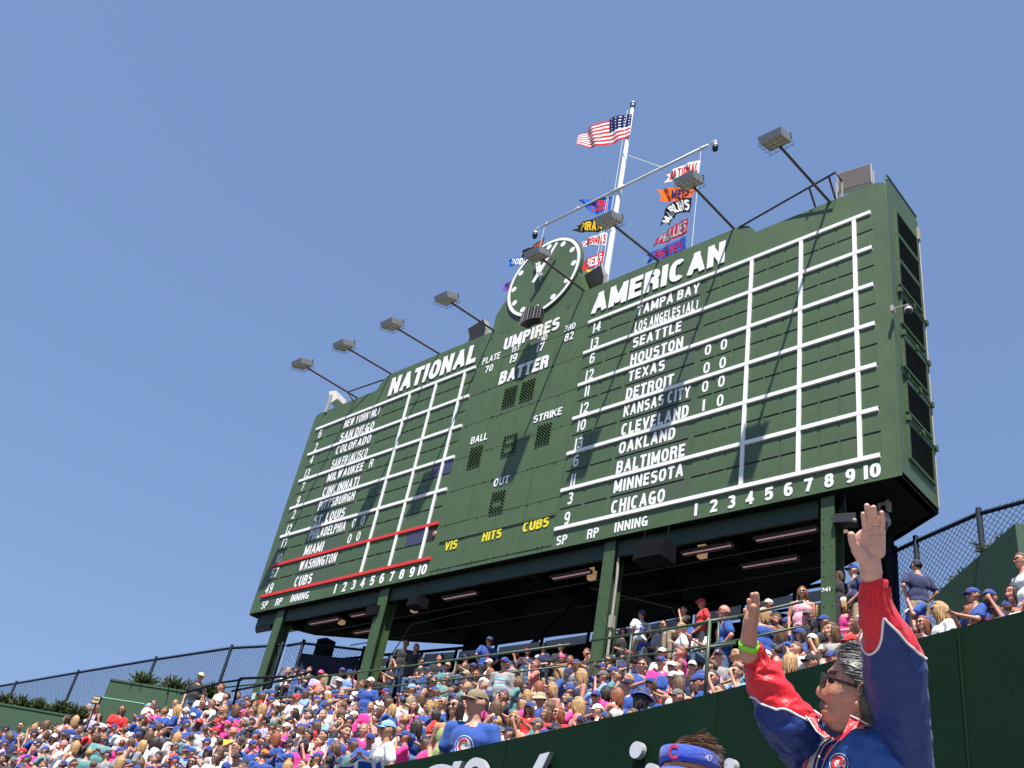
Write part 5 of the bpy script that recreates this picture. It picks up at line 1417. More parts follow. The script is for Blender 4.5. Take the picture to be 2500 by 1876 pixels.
def shirt_print(kind, key):
    if (kind, key) in LOGO: return LOGO[(kind, key)]
    top = HZ[key[0]] - 0.235; b = MB(); z = top - 0.14
    if kind == 'roundel':
        f = lambda x, zz: on_shirt(key, x, zz); ring2(b, 0.08, z, 0.0, 0.047, f, 0); f2 = lambda x, zz: on_shirt(key, x, zz, off=0.006)
        ring2(b, 0.08, z, 0.036, 0.044, f2, 2); f3 = lambda x, zz: on_shirt(key, x, zz, off=0.008); cmark(b, 0.08, z, 0.030, f3, 1)
    elif kind == 'bigroundel':
        f = lambda x, zz: on_shirt(key, x, zz); ring2(b, 0, z-0.04, 0, 0.088, f, 0); f2 = lambda x, zz: on_shirt(key, x, zz, off=0.006); ring2(b, 0, z-0.04, 0.068, 0.082, f2, 2); f3 = lambda x, zz: on_shirt(key, x, zz, off=0.008); cmark(b, 0, z-0.04, 0.058, f3, 1)
    elif kind == 'word':
        text_mb('CUBS', lambda u,v,w: on_shirt(key, -0.12+0.24*u, z-0.03+0.065*v, off=0.006-0.004*w), 0.04, b, 1)
        text_mb('BASEBALL', lambda u,v,w: on_shirt(key, -0.10+0.20*u, z-0.075+0.03*v, off=0.006-0.004*w), 0.03, b, 0)
    elif kind == 'back':
        text_mb('WOOD', lambda u,v,w: on_shirt(key, 0.11-0.22*u, z+0.035+0.045*v, True, off=0.010-0.004*w), 0.02, b, 2)
        text_mb('34', lambda u,v,w: on_shirt(key, 0.10-0.20*u, z-0.16+0.16*v, True, off=0.010-0.004*w), 0.05, b, 3)
    elif kind == 'back6':
        text_mb('2', lambda u,v,w: on_shirt(key, 0.05-0.10*u, z-0.14+0.16*v, True, off=0.010-0.004*w), 0.05, b, 1)
    elif kind == 'flag':
        f = lambda x, zz: on_shirt(key, x, zz, off=0.006)
        for zz, h, mi in ((0.06,0.02,4),(0.0,0.028,0),(-0.06,0.02,4)):
            n = 8; vs = []
            for i in range(n+1): vs += [f(-0.11+0.22*i/n, z-0.03+zz-h), f(-0.11+0.22*i/n, z-0.03+zz+h)]
            b.add(vs, [(2*i,2*i+2,2*i+3,2*i+1) for i in range(n)], mi)
    LOGO[(kind, key)] = b.mesh('print', False, (MW, MR, MBL, mat('print_purple', (0.09,0.05,0.38), 0.8), mat('print_sky', (0.28,0.62,0.85), 0.8))); return LOGO[(kind, key)]
b = MB(); f = lambda x, z: Vector((x, -0.106*math.sqrt(max(0.05, 1-(x/0.09)**2-((z-0.042)/0.098)**2)) - 0.001, z)); cmark(b, 0, 0.087, 0.021, f, 0); CAPL = b.mesh('cap_logo', False, (MR,)); CAPLW = b.mesh('cap_logo', False, (MW,)); 
b = MB(); ring2(b, 0, 0.085, 0, 0.022, f, 0); cmark(b, 0, 0.085, 0.014, lambda x, z: f(x, z) + Vector((0,-0.002,0)), 1); CAPLR = b.mesh('cap_logo', False, (MW, MR))

def build_person(p, label, seed, loc=None, size=None, pose=None, turn=None, printk=None, style=None, group='fans in the sunlit bleachers', rz_add=0.0):
    x, y, h, yaw, sh, hair, hat, fl = p; rnd = random.Random(seed); st = 'u' in fl; kd = 'stand' if st else 'sit'
    if loc is None:
        c, P, hh, dep, meas = place(x, y, h, st, hat != '-')
        s = max(0.94, min(1.40, 1.04*dep/meas)) * rnd.uniform(0.97, 1.03)
        base = P.z - s*HZ[kd]
        loc = Vector((P.x, P.y, base))
    else: P = loc; s = size; loc = Vector((P.x, P.y, P.z - s*HZ[kd])); 
    if pose is None:
        if 'a' in fl: pose = 'shade' if kd == 'sit' else 'hips'
        else: pose = rnd.choice(('lap','lap','lap','clasp','clasp','face','clasp') if kd == 'sit' else ('down','hips'))
    if turn is None: turn = rnd.choice((-30,-30,0) if 30 < yaw < 140 else (-30,0,30)) if pose in ('lap','clasp','down') else 0
    toc = Vector((-P.x, -P.y, 0)).normalized(); left = Vector((toc.y, -toc.x, 0)); a = R(yaw + rnd.uniform(-10, 10))
    # left of the picture as seen from the camera
    if left.dot(CM @ Vector((-1,0,0))) < 0: left = -left
    d = toc*math.cos(a) + left*math.sin(a); rz = math.atan2(d.y, d.x) + math.pi/2 - R(turn)
    t = thing('person', label, 'person', loc, rz + rz_add, group); wfac = rnd.uniform(0.92, 1.08) * (0.90 if hair[0] in 'lu' and hat[0] != 'c' else 1.03)
    t.scale = (s, s, s)
    style = style or ('tank' if sh in 'SQZ' or (rnd.random() < 0.30 and hair[0] in 'lu') else 'long' if (rnd.random() < 0.12 and pose in ('lap','down','clasp') ) else 'tee')
    if style == 'long' and pose not in ('lap','down','hips','clasp'): style = 'tee'
    sk = SKN[4] if 'd' in fl else rnd.choice(SKN[:4]); pit = 6
    o = link('body', get_body(kd, pose, turn, pit), t); own(o, sk)
    me = get_shirt(kd, pose, style); o = link('shirt', me, t); own(o, M_striped if sh == 'Z' else cm(sh, CN, 'cloth_'))
    key = (kd, pose, style)
    pk = printk or ('roundel' if sh == 'J' else rnd.choice(('roundel','word','bigroundel',None,None)) if sh == 'B' else 'bigroundel' if sh in 'GN' and rnd.random() < 0.2 else None)
    if pk and style == 'tank' and pk != 'word': pk = None
    if pk: link('shirt_print', shirt_print(pk, key), o)
    o = link('trousers', PANTS[kd], t); own(o, rnd.choice((M_jean, M_jean, M_khaki, M_bshort)))
    hm = ((0,0,HZ[kd]), (R(pit)*math.cos(R(turn))*0, 0, R(turn)))
    def hp(name, me, m=None, par=None, sc=None):
        q = link(name, me, par or t)
        if par is None: q.location = hm[0]; q.rotation_euler = (R(pit), 0, R(turn))
        if m is not None: own(q, m)
        if sc: q.scale = sc
        return q
    hm_ = HC[hair[1]] if hair != 'x' and len(hair) > 1 and hair[1] in HC else HC['n']
    if hat == '-':
        if hair != 'x':
            hk = {'s':'short','l':'long','u':'up'}[hair[0]]
            if hk == 'short' and rnd.random() < 0.15: hk = 'curly'
            hp('hair', HAIR[(hk, rnd.choice((1,2)))], hm_)
    else:
        hk = 'long' if hair[0] in 'lu' else 'capshort'; hp('hair', HAIR[(hk, rnd.choice((1,2)))], hm_)
        cmx = cm(hat[1], CAPC, 'cap_')
        if hat[0] == 'c':
            back = rnd.random() < 0.06 and yaw < 120
            q = hp('cap', CAPM, cmx)
            if back: q.rotation_euler = (0, 0, R(turn) + math.pi)
            bc = cmx
            if hat[1] in 'BW' and rnd.random() < 0.12: bc = cm('R', CAPC, 'cap_')
            elif hat[1] == 'W' and rnd.random() < 0.2: bc = cm('B', CAPC, 'cap_')
            hp('brim', BRIMM, bc, q)
            lg = {'B':CAPL,'N':CAPLW,'W':CAPL,'R':CAPLW,'L':CAPLR,'P':CAPLW}.get(hat[1])
            if lg: link('cap_logo', lg, q)
        else: hp('hat', HATM['S' if hat[1] == 'S' else 'K' if hat[0] == 'h' else 'B'], cmx)
    if 'g' in fl: hp('sunglasses', GLM)
    if 'm' in fl: hp('beard', BEARDM)
    return t
CR = []
for l in CROWD.strip().splitlines():
    q = l.split(); CR.append((float(q[0]), float(q[1]), float(q[2]), float(q[3]), q[4], q[5], q[6], q[7] if q[7] != '-' else ''))
LAB = crowd_labels(CR)
special = {}
for i, p in enumerate(CR):
    x, y = p[0], p[1]; kw = {}
    if abs(x-1567) < 3 and abs(y-1502) < 4: kw = dict(printk='back', pose='hips', turn=0, style='tee'); LAB[i] = 'person in white pinstriped jersey lettered WOOD 34 seen from behind, blue cap'
    elif abs(x-1195) < 3 and abs(y-1566) < 4: kw = dict(printk='back6', pose='hips', turn=0, style='tee'); LAB[i] = 'person in blue jersey and white cap seen from behind at the railing'
    elif abs(x-1232) < 3 and abs(y-1621) < 4: kw = dict(printk='flag', pose='down', turn=0, style='long'); LAB[i] = 'standing person in grey sweatshirt with pale blue stripes, blue cap'
    elif abs(x-844) < 3 and abs(y-1789) < 4: kw = dict(printk='word', pose='lap', turn=0, style='tee'); LAB[i] = 'boy in royal blue shirt lettered CUBS BASEBALL, brown hair, low in the crowd'
    elif abs(x-1769) < 3 and abs(y-1496) < 4: kw = dict(printk='word', pose='hips', turn=0, style='tee'); LAB[i] = 'bald standing person in blue lettered shirt and sunglasses beside the stair railing'
    elif abs(x-1959) < 3 and abs(y-1448) < 4: kw = dict(style='tank', pose='down', turn=0); LAB[i] = 'standing person in light pink sleeveless blouse with long dark hair and sunglasses'
    elif abs(x-489) < 3 and abs(y-1654) < 4: kw = dict(pose='down', turn=0, style='tee'); LAB[i] = 'standing person in black shirt and straw fedora, high at the left'
    elif p[4] == 'Z': kw = dict(pose='shade', turn=0); LAB[i] = 'person in red and white striped sleeveless top with blue cap turned away'
    if abs(x-1164) < 4 and abs(y-1718) < 4:
        c = U(x, y, 11.0); t = build_person(p, 'big standing person in bright blue roundel shirt and camouflage cap behind the parapet', i, loc=c, size=1.2, pose='down', turn=-30, printk='bigroundel', style='tee'); t.scale = (1.27,1.27,1.2); continue
    if abs(x-946) < 4 and abs(y-1780) < 4:
        c = U(x, y+4, 12.4); t = build_person(p[:7]+('u',), 'person in white shirt and light blue cap holding the white and blue flag', i, loc=c, size=0.98, pose='hips', turn=0, style='tee'); continue
    if abs(x-1116) < 4 and abs(y-1728) < 4:
        c = U(x-4, y, 12.2); t = build_person(p[:7]+('gu',), 'person in lime green sleeveless blouse with dark bob leaning beside the big blue-shirted man', i, loc=c, size=1.04, pose='hips', turn=0, style='tank'); continue
    build_person(p, LAB[i], i, **kw)
# the rest of the packed crowd, past the 300 built one by one: every free seat in view, as one mass
import numpy as np
from mathutils.kdtree import KDTree
occ = [o for o in bpy.data.objects if o.get('category') == 'person' and o.parent is None]
kd_ = KDTree(len(occ))
for i, o in enumerate(occ): kd_.insert((o.location.x, o.location.y, o.location.z), i)
kd_.balance()
def low(me, ratio):
    o = bpy.data.objects.new('tmp', me); COL.objects.link(o); m = o.modifiers.new('d', 'DECIMATE'); m.ratio = ratio
    dg = bpy.context.evaluated_depsgraph_get(); dg.update(); r = bpy.data.meshes.new_from_object(o.evaluated_get(dg)); bpy.data.objects.remove(o); return r
def arr(me):
    v = np.empty(len(me.vertices)*3); me.vertices.foreach_get('co', v)
    return v.reshape(-1,3), [tuple(p.vertices) for p in me.polygons], [p.material_index for p in me.polygons]
LOWB = [arr(low(get_body('sit', ps, 0, 6), 0.30)) for ps in ('lap','clasp','face')]; LOWS = [arr(low(get_shirt('sit', ps, 'tee'), 0.30)) for ps in ('lap','clasp','face')]; LOWP = arr(low(PANTS['sit'], 0.3))
LH = [arr(low(HAIR[('short',1)], 0.5)), arr(low(HAIR[('long',1)], 0.35))]; LC = arr(low(CAPM, 0.5)); LBR = arr(BRIMM)
FM = [SKN[0], SKN[2], M_eye, M_jean, HC['n'], HC['b'], HC['k']] + [cm(k, CN, 'cloth_') for k in 'BWGNRPT'] + [cm(k, CAPC, 'cap_') for k in 'BWN']
FV, FF, FMI = [], [], []; nv_ = 0; rnd = random.Random(99); IT = CM.transposed(); count = 0
for k in range(3, 15):
    x = -34.0
    while x < -4.0:
        x += rnd.uniform(0.50, 0.62); y = row_y(k, x) + 0.47; z = 0.45*k; s = rnd.uniform(0.93, 1.06)
        if y > 16.0 or (x < -28.5 and y > 13.5) or (x > -6.5 and y > 12.6): continue
        c = IT @ Vector((x, y, z+1.2*s))
        if c.z > -1: continue
        px = 1250 + FPX*c.x/-c.z; py = 938 - FPX*c.y/-c.z
        if not (-40 < px < 2540 and py < 1960): continue
        if px < 330 and py < 1745 + 0.1*px: continue
        if 860 < px < 1300 and py > 1690 and k < 7: continue
        d = min(kd_.find_n((x, y, z + 0.0), 3), key=lambda q: q[2])
        if d[2] < 0.46: continue
        toc = Vector((-x, -y, 0)).normalized(); left = CM @ Vector((-1,0,0)); left.z = 0; left.normalize(); a = R(rnd.choice((70, 80, 60, 90, 20, 150))); dd = toc*math.cos(a) + left*math.sin(a)
        M4 = Matrix.Translation((x, y, z)) @ Matrix.Rotation(math.atan2(dd.y, dd.x)+math.pi/2, 4, 'Z') @ Matrix.Scale(s, 4)
        q = rnd.randrange(3); sk = rnd.choice((0,0,1)); hc_ = rnd.choice((4,4,4,4,4,5,6,6)); sh_ = 7 + rnd.choice((0,0,0,1,1,1,2,3,4,5,5,6)); cp = rnd.random() < 0.5; lg_ = rnd.random() < 0.4
        parts = [(LOWB[q], sk, Matrix()), (LOWS[q], sh_, Matrix()), (LOWP, 3, Matrix()), (LH[1 if lg_ else 0], hc_, Matrix.Translation((0,0,1.2)) @ Matrix.Rotation(R(6),4,'X'))]
        if cp: cc_ = 14 + rnd.choice((0,0,0,1,2)); parts += [(LC, cc_, parts[3][2]), (LBR, cc_, parts[3][2])]
        for (va, fa, ma), mi, T in parts:
            A4 = np.array(M4 @ T); w = va @ A4[:3,:3].T + A4[:3,3]; FV.append(w); FF += [tuple(i+nv_ for i in f) for f in fa]; FMI += [mi if m_ == 0 else 2 for m_ in ma]; nv_ += len(w)
        count += 1
me = bpy.data.meshes.new('crowd'); me.from_pydata(np.concatenate(FV).tolist(), [], FF)
for m_ in FM: me.materials.append(m_)
me.polygons.foreach_set('material_index', FMI); me.polygons.foreach_set('use_smooth', [True]*len(me.polygons)); me.update()
o = link('seated_crowd', me); tag(o, 'packed seated crowd filling the gaps between the nearer fans on the bleachers', 'crowd', None, 'stuff')
#print('filler', count, len(FF))
# walkway behind the parapet
b = MB(); vs = []
for p in top: vs += [Vector((p.x, p.y+0.18, 1.0)), Vector((p.x-2.2, 9.45, 1.0))]
b.add(vs, [(2*i, 2*i+1, 2*i+3, 2*i+2) for i in range(len(top)-1)]); tag(b.build('walkway', M_conc), kind='structure')
# head of the scorekeeper looking out of the open window
q = aty(640+1152/2.765, 1180+330/2.765, 16.72); b = MB(); HS = HEAD_ME.copy(); 
t = thing('person', 'scorekeeper peering out of the open dark window in the Washington row', 'person', q + Vector((0.02,0.12,-0.02)), R(-15))
o = link('head', HEAD_ME, t); own(o, SKN[2]); o.scale = (0.95,)*3; o = link('hair', HAIR[('short',1)], t); own(o, HC['k']); o.scale = (0.95,)*3
b = MB(); b.sph((0,0.10,-0.30), 0.2, 0.12, 0.2, 12, 8); b.build('shirt', cm('K', CN, 'cloth_'), t, True)
# the white flag with blue letter hung over the parapet
A, B_, C, D_ = U(818,1868,11.6), U(812,1905,11.6), U(938,1850,11.4), U(946,1905,11.4); nn = 24; b = MB(); vs = []
for j in range(9):
    for i in range(nn+1):
        u = i/nn; v = j/8; p = A.lerp(C, u).lerp(B_.lerp(D_, u), v) + Vector((0.0, -0.03*math.sin(u*14+v*2), -0.015*math.sin(u*9))); vs.append(p - A)
b.add(vs, [(j*(nn+1)+i, j*(nn+1)+i+1, (j+1)*(nn+1)+i+1, (j+1)*(nn+1)+i) for j in range(8) for i in range(nn)])
b.m = [1 if (j > 0 and (3 <= i <= 8 or 12 <= i <= 16 or 19 <= i <= 22)) else 0 for j in range(8) for i in range(nn)]
o = b.build('hand_flag', (F_['white'], F_['blue']), None, True); o.location = A; tag(o, 'white flag with dark blue blocks held over the parapet by the light blue cap', 'flag')

# ------------------------------------------------------------------ the man in the jacket, arms raised
AR, AU, AB = CM @ Vector((1,0,0)), CM @ Vector((0,1,0)), CM @ Vector((0,0,1))
def Z5(X, Y, d=2.92): return U(1650+X/3.16, 1400+Y/3.16, d)
def ZM(X, Y, d=2.72): return U(1900+X/3.32, 1150+Y/3.32, d)
def ZT_(X, Y, d=3.05): return U(1720+X/5.929, 1420+Y/5.929, d)
MAN = thing('person', 'man in red and blue satin jacket with both arms raised, grey hair and sunglasses', 'person', Z5(1400,1500))
MO = MAN.location.copy()
def mpart(b, name, m, smooth=True, parent=None, recalc=False):
    o = b.build(name, m, parent or MAN, smooth, recalc=recalc); o.data.transform(Matrix.Translation(-MO)); return o
def mlink(name, me, parent=None): me.transform(Matrix.Translation(-MO)); return link(name, me, parent or MAN)
M_mskin = mat('man_skin', (0.50,0.245,0.165), 0.45, 0.10, 45.0, 0.10, 160.0, spec=0.35)
M_mskin.node_tree.nodes['Principled BSDF'].inputs['Subsurface Weight'].default_value = 0.12
M_mskin.node_tree.nodes['Principled BSDF'].inputs['Subsurface Radius'].default_value = (0.01,0.004,0.002)
M_palm = mat('palm_skin', (0.64,0.36,0.28), 0.45, 0.10, 55.0, 0.15, 140.0, spec=0.35)
M_palm.node_tree.nodes['Principled BSDF'].inputs['Subsurface Weight'].default_value = 0.12
M_palm.node_tree.nodes['Principled BSDF'].inputs['Subsurface Radius'].default_value = (0.01,0.004,0.002)
M_sblue = mat('satin_blue_shaded', (0.005,0.026,0.15), 0.42, 0.12, 9.0, 0.5, 22.0, spec=0.4, sheen=0.1)  # jacket blue darkened: shade on the sleeves put into the colour
M_sblue2 = mat('satin_blue_sunlit', (0.018,0.085,0.32), 0.44, 0.12, 9.0, 0.5, 22.0, spec=0.4, sheen=0.1)  # same satin made lighter: sunlight on the torso put into the colour
M_sred = mat('satin_red', (0.62,0.010,0.022), 0.44, 0.12, 9.0, 0.5, 22.0, spec=0.4, sheen=0.1)
M_pipe = mat('white_piping', (0.74,0.70,0.70), 0.5, 0.04)
class Tube:
    def __init__(s, rings, flip=1):          # (centre, half width m, half depth m)
        s.r = rings; s.flip = flip; s.L = [0]
        for a, b_ in zip(rings[:-1], rings[1:]): s.L.append(s.L[-1] + (b_[0]-a[0]).length)
    def c(s, v):
        x = v*s.L[-1]; i = 0
        while i < len(s.L)-2 and x > s.L[i+1]: i += 1
        t = (x-s.L[i])/(s.L[i+1]-s.L[i]); R_ = s.r; g = lambda k: R_[max(0, min(len(R_)-1, k))]
        def cr(a, b_, c_, d_): return 0.5*((2*b_) + (c_-a)*t + (2*a-5*b_+4*c_-d_)*t*t + (-a+3*b_-3*c_+d_)*t*t*t)
        P = [g(i-1), g(i), g(i+1), g(i+2)]; return [cr(*[p[k] for p in P]) for k in range(3)]
    def at(s, v, a, off=0.0):
        v = max(0, min(1, v)); c, w, h = s.c(v); c2 = s.c(min(1, v+0.01))[0]; c1 = s.c(max(0, v-0.01))[0]
        T = (c2-c1).normalized(); side = T.cross(AB).normalized()*s.flip; b_ = side.cross(T).normalized(); b_ = b_ if b_.dot(AB) > 0 else -b_
        return c + side*(w+off)*math.cos(a) + b_*(h+off)*math.sin(a)
def folds(v, a, p, amp, seed):
    if seed == 3.0: p = Vector((p.x, p.y, p.z*0.42))
    q = Vector((p.x*7+seed, p.y*7, p.z*16)); w = Vector((noise.noise(q), noise.noise(q+Vector((5,1,2))), noise.noise(q+Vector((1,7,3)))))*0.5
    n1 = noise.noise(Vector((p.x*11+seed, p.y*11, p.z*20)) + w*1.3); n2 = noise.noise(Vector((p.x*26, p.y*26+seed, p.z*34)) + w)
    rid = 1 - abs(n1)*2.4; g = math.sin(a*15+2*noise.noise(Vector((a*2,seed,0))))*math.exp(-v*16)
    return amp*(0.9*rid + 0.85*n2) + 0.006*g
def sleeve(tb, vb, seed, amp, nv1, nv2, vend=1.0):
    """red forearm piece above the piping line vb(angle), blue piece below it"""
    na = 96; red, blu, pip = MB(), MB(), []
    for (mbx, n, f) in ((red, nv1, lambda a, t: 0.018 + (vb(a)-0.018)*t), (blu, nv2, lambda a, t: vb(a) + (vend-vb(a))*t)):
        vs = []
        for j in range(n+1):
            for i in range(na):
                a = 2*math.pi*i/na; v = f(a, j/n); p = tb.at(v, a); vs.append(tb.at(v, a, folds(v, a, p, amp, seed)))
        mbx.add(vs, [(j*na+i, j*na+(i+1)%na, (j+1)*na+(i+1)%na, (j+1)*na+i) for j in range(n) for i in range(na)])
    for i in range(na+1):
        a = 2*math.pi*i/na; v = vb(a); p = tb.at(v, a); pip.append(tb.at(v, a, folds(v, a, p, amp, seed)+0.0015))
    pm = MB(); pm.tube(pip, 0.0034, 6, caps=False)
    cf = MB(); vs = []; nn = 8
    for j in range(nn+1):
        for i in range(na):
            a = 2*math.pi*i/na; v = -0.0 + 0.045*j/nn; p = tb.at(0.0, a) + (tb.at(0.02, math.pi/2)-tb.at(0.0, math.pi/2)).normalized()*(-0.012 + 0.040*j/nn); c = tb.c(0)[0]
            vs.append(c + (p-c)*(1.0 + 0.03*math.sin(math.pi*j/nn) + 0.018*math.sin(a*24) - (0.12 if j == 0 else 0)))
    cf.add(vs, [(j*na+i, j*na+(i+1)%na, (j+1)*na+(i+1)%na, (j+1)*na+i) for j in range(nn) for i in range(na)])
    s = mpart(blu, 'sleeve', M_sblue); mpart(red, 'red_sleeve_panel', M_sred, parent=s); mpart(pm, 'piping', M_pipe, parent=s); mpart(cf, 'cuff', M_sred, parent=s); return s
k5 = 2.92/FPX/3.16
def ring5(X, Y, hw, dh, d=2.92): return (Z5(X, Y, d), 0.955*hw*k5*d/2.92, dh)
nearT = Tube([ring5(1540,62,94,0.036,2.74), ring5(1536,140,104,0.042,2.74), ring5(1556,300,142,0.058,2.75), ring5(1625,480,182,0.075,2.76), ring5(1680,690,234,0.090,2.78), ring5(1700,900,226,0.090,2.80), ring5(1718,1100,218,0.095,2.84), ring5(1722,1300,226,0.11,2.88), ring5(1725,1560,236,0.12,2.92), ring5(1700,1800,180,0.10,2.95)])
def vY(tb, Y0, Y1, n=60):                    # parameter for image height
    return lambda Y: (lambda best: best[1])(min((abs((1400+Y/3.16) - (lambda c: 938 - FPX*(CM.transposed() @ c).y/-(CM.transposed() @ c).z)(tb.c(q/n)[0])), q/n) for q in range(n+1)))
fN = vY(nearT, 0, 1); tab = {Y: fN(Y) for Y in (250, 530, 690)}
sgn = 1 if (nearT.at(0.3, 0)-nearT.c(0.3)[0]).dot(AR) > 0 else -1
def vbN(a):
    o = math.cos(a)*sgn; e = 0.0 if math.sin(a) > 0 else 0.06
    if o < -0.1: t = (-0.1-o)/0.9; return tab[250] + (tab[530]-tab[250])*t**0.95 + e*(1-t)
    t = (o+0.1)/1.1; return tab[250] + (tab[690]-tab[250])*t**0.95 + e*(1-t)*0
sleeve(nearT, vbN, 3.0, 0.0058, 80, 110)
farT = Tube([ring5(590,583,84,0.034,3.08), ring5(622,680,104,0.042,3.08), ring5(668,790,134,0.055,3.07), ring5(722,905,160,0.065,3.06), ring5(780,1025,184,0.075,3.05), ring5(875,1160,205,0.085,3.03), ring5(985,1290,225,0.09,3.04), ring5(1100,1400,240,0.09,3.06), ring5(1230,1500,230,0.09,3.06)])
sgf = 1 if (farT.at(0.4, 0)-farT.c(0.4)[0]).dot(AR) > 0 else -1
def vbF(a):
    o = math.cos(a)*sgf; t = (o+1)/2; return 0.285 + (0.62-0.285)*t**1.25
sleeve(farT, vbF, 9.0, 0.0095, 90, 80)
# torso of the jacket
rings = []; spec = [(1150,1275,150,0.075),(1190,1300,225,0.10),(1250,1345,320,0.125),(1330,1385,415,0.145),(1430,1420,500,0.16),(1530,1440,545,0.165),(1700,1450,560,0.17),(2000,1450,545,0.165),(2300,1450,520,0.16),(2600,1450,500,0.15)]
tm = MB(); na = 110; rr = []
TT = Tube([ring5(X, Y, hw, dh, 2.93) for Y, X, hw, dh in spec])
nvT = 90
vs = []
for j in range(nvT+1):
    for i in range(na):
        a = 2*math.pi*i/na; v = j/nvT; p = TT.at(v, a); vs.append(TT.at(v, a, folds(0.5+v, a, p, 0.0070, 21.0)))
tm.add(vs, [(j*na+i, j*na+(i+1)%na, (j+1)*na+(i+1)%na, (j+1)*na+i) for j in range(nvT) for i in range(na)] + [tuple(range(na))])
BVT = BVHTree.FromPolygons([Vector(v) for v in tm.v], [f for f in tm.f if len(f) == 4])
jk = mpart(tm, 'jacket', M_sblue2)
def onT(X, Y, off=0.004):
    r = ray(1650+X/3.16, 1400+Y/3.16).normalized(); h = BVT.ray_cast(Vector((0,0,0)), r)
    return (h[0] if h[0] is not None else Z5(X, Y, 2.86)) - r*off
def strip(pts, w, name, m, off=0.005, n=6, wz=None):
    b = MB(); P = []
    for a, c in zip(pts[:-1], pts[1:]):
        for q in range(n): P.append((a[0]+(c[0]-a[0])*q/n, a[1]+(c[1]-a[1])*q/n))
    P.append(pts[-1]); vs = []
    for i, (x, y) in enumerate(P):
        a, c = P[max(0,i-1)], P[min(len(P)-1,i+1)]; dx, dy = c[0]-a[0], c[1]-a[1]; L = math.hypot(dx, dy) or 1; ww = w*(wz(i/len(P)) if wz else 1)
        for q in range(5): e = (q-2)/2.0; vs.append(onT(x - dy/L*ww*e, y + dx/L*ww*e, off*(1.0 - 0.35*e*e)))
    b.add(vs, [(5*i+q,5*i+q+1,5*i+q+6,5*i+q+5) for i in range(len(P)-1) for q in range(4)]); return mpart(b, name, m, True, parent=jk)
strip([(1212,1262),(1130,1300),(1075,1380),(1050,1470),(1020,1600)], 46, 'knit_band', mat('cream_knit', (0.62,0.50,0.38), 0.9, 0.08, 30, 0.5, 90), 0.010)
strip([(1200,1275),(1140,1315),(1095,1390),(1070,1470),(1045,1600)], 8, 'knit_stripe', F_['navy'], 0.014)
strip([(1240,1300),(1180,1320),(1140,1390),(1120,1450),(1090,1600)], 22, 'knit_stripe', F_['navy'], 0.010)
strip([(1075,1330),(1025,1410),(1000,1480),(975,1600)], 26, 'placket', M_sred, 0.009)
strip([(1300,1225),(1210,1320),(1150,1400),(1120,1470),(1080,1600)], 20, 'placket', M_sred, 0.009)
strip([(1320,1215),(1225,1325),(1165,1405),(1135,1475),(1095,1600)], 5, 'zip', mat('zip', (0.40,0.40,0.44), 0.3, 0.2, 200), 0.011)
strip([(1090,1280),(1040,1370),(1000,1450),(960,1560)], 5, 'zip', mat('zip', (0.40,0.40,0.44), 0.3, 0.2, 200), 0.011)
strip([(1005,1112),(1050,1120),(1100,1185),(1180,1250)], 5, 'piping', M_pipe, 0.012)
# crest on the chest
def disc(X, Y, r0, r1, name, m, off, n=40, a0=0, a1=360, par=None):
    b = MB(); vs = []
    for i in range(n+1):
        a = R(a0+(a1-a0)*i/n)
        for q in range(4): rr_ = r0+(r1-r0)*q/3; vs.append(onT(X+rr_*math.cos(a)*0.92, Y-rr_*math.sin(a), off))
    b.add(vs, [(4*i+q,4*i+q+1,4*i+q+5,4*i+q+4) for i in range(n) for q in range(3)]); return mpart(b, name, m, True, parent=jk)
disc(1258,1466,0,80,'crest',M_pipe,0.006); disc(1258,1466,0,74,'crest',M_sblue,0.0075); disc(1258,1466,0,58,'crest',M_pipe,0.009)
disc(1252,1466,32,56,'crest_letter',M_sred,0.0105,30,35,325)
b = text_mb('UBS', lambda u,v,w: onT(1240+u*62, 1485-v*34+u*-10, 0.0125-0.002*w), 0.05); mpart(b, 'crest_lettering', M_sred, False, parent=jk)
# collar
def slab(poly, name, m, th=0.012):
    b = MB(); n = len(poly); b.add([Z5(*p) for p in poly] + [Z5(p[0], p[1], p[2]+th) for p in poly], [tuple(range(n)), tuple(range(2*n-1, n-1, -1))] + [(i, n+i, n+(i+1)%n, (i+1)%n) for i in range(n)]); return mpart(b, name, m, False, recalc=True)
slab([(962,1058,3.00),(1085,1086,2.97),(1100,1150,2.93),(1140,1215,2.885),(1195,1262,2.86),(1150,1268,2.86),(1085,1215,2.885),(1030,1130,2.94),(1000,1112,2.97)], 'collar', M_sred)
slab([(1345,1100,2.835),(1410,1130,2.825),(1475,1163,2.82),(1420,1178,2.80),(1350,1212,2.79),(1300,1262,2.785),(1262,1300,2.785),(1290,1235,2.80),(1322,1165,2.82)], 'collar', M_sred)
b = MB(); b.tube([Z5(1345,1098,2.833),Z5(1410,1128,2.822),Z5(1477,1162,2.818)], 0.0022, 6); b.tube([Z5(962,1056,2.998),Z5(1030,1132,2.935),Z5(1085,1217,2.88),Z5(1150,1270,2.855)], 0.0025, 6); mpart(b, 'piping', M_pipe)
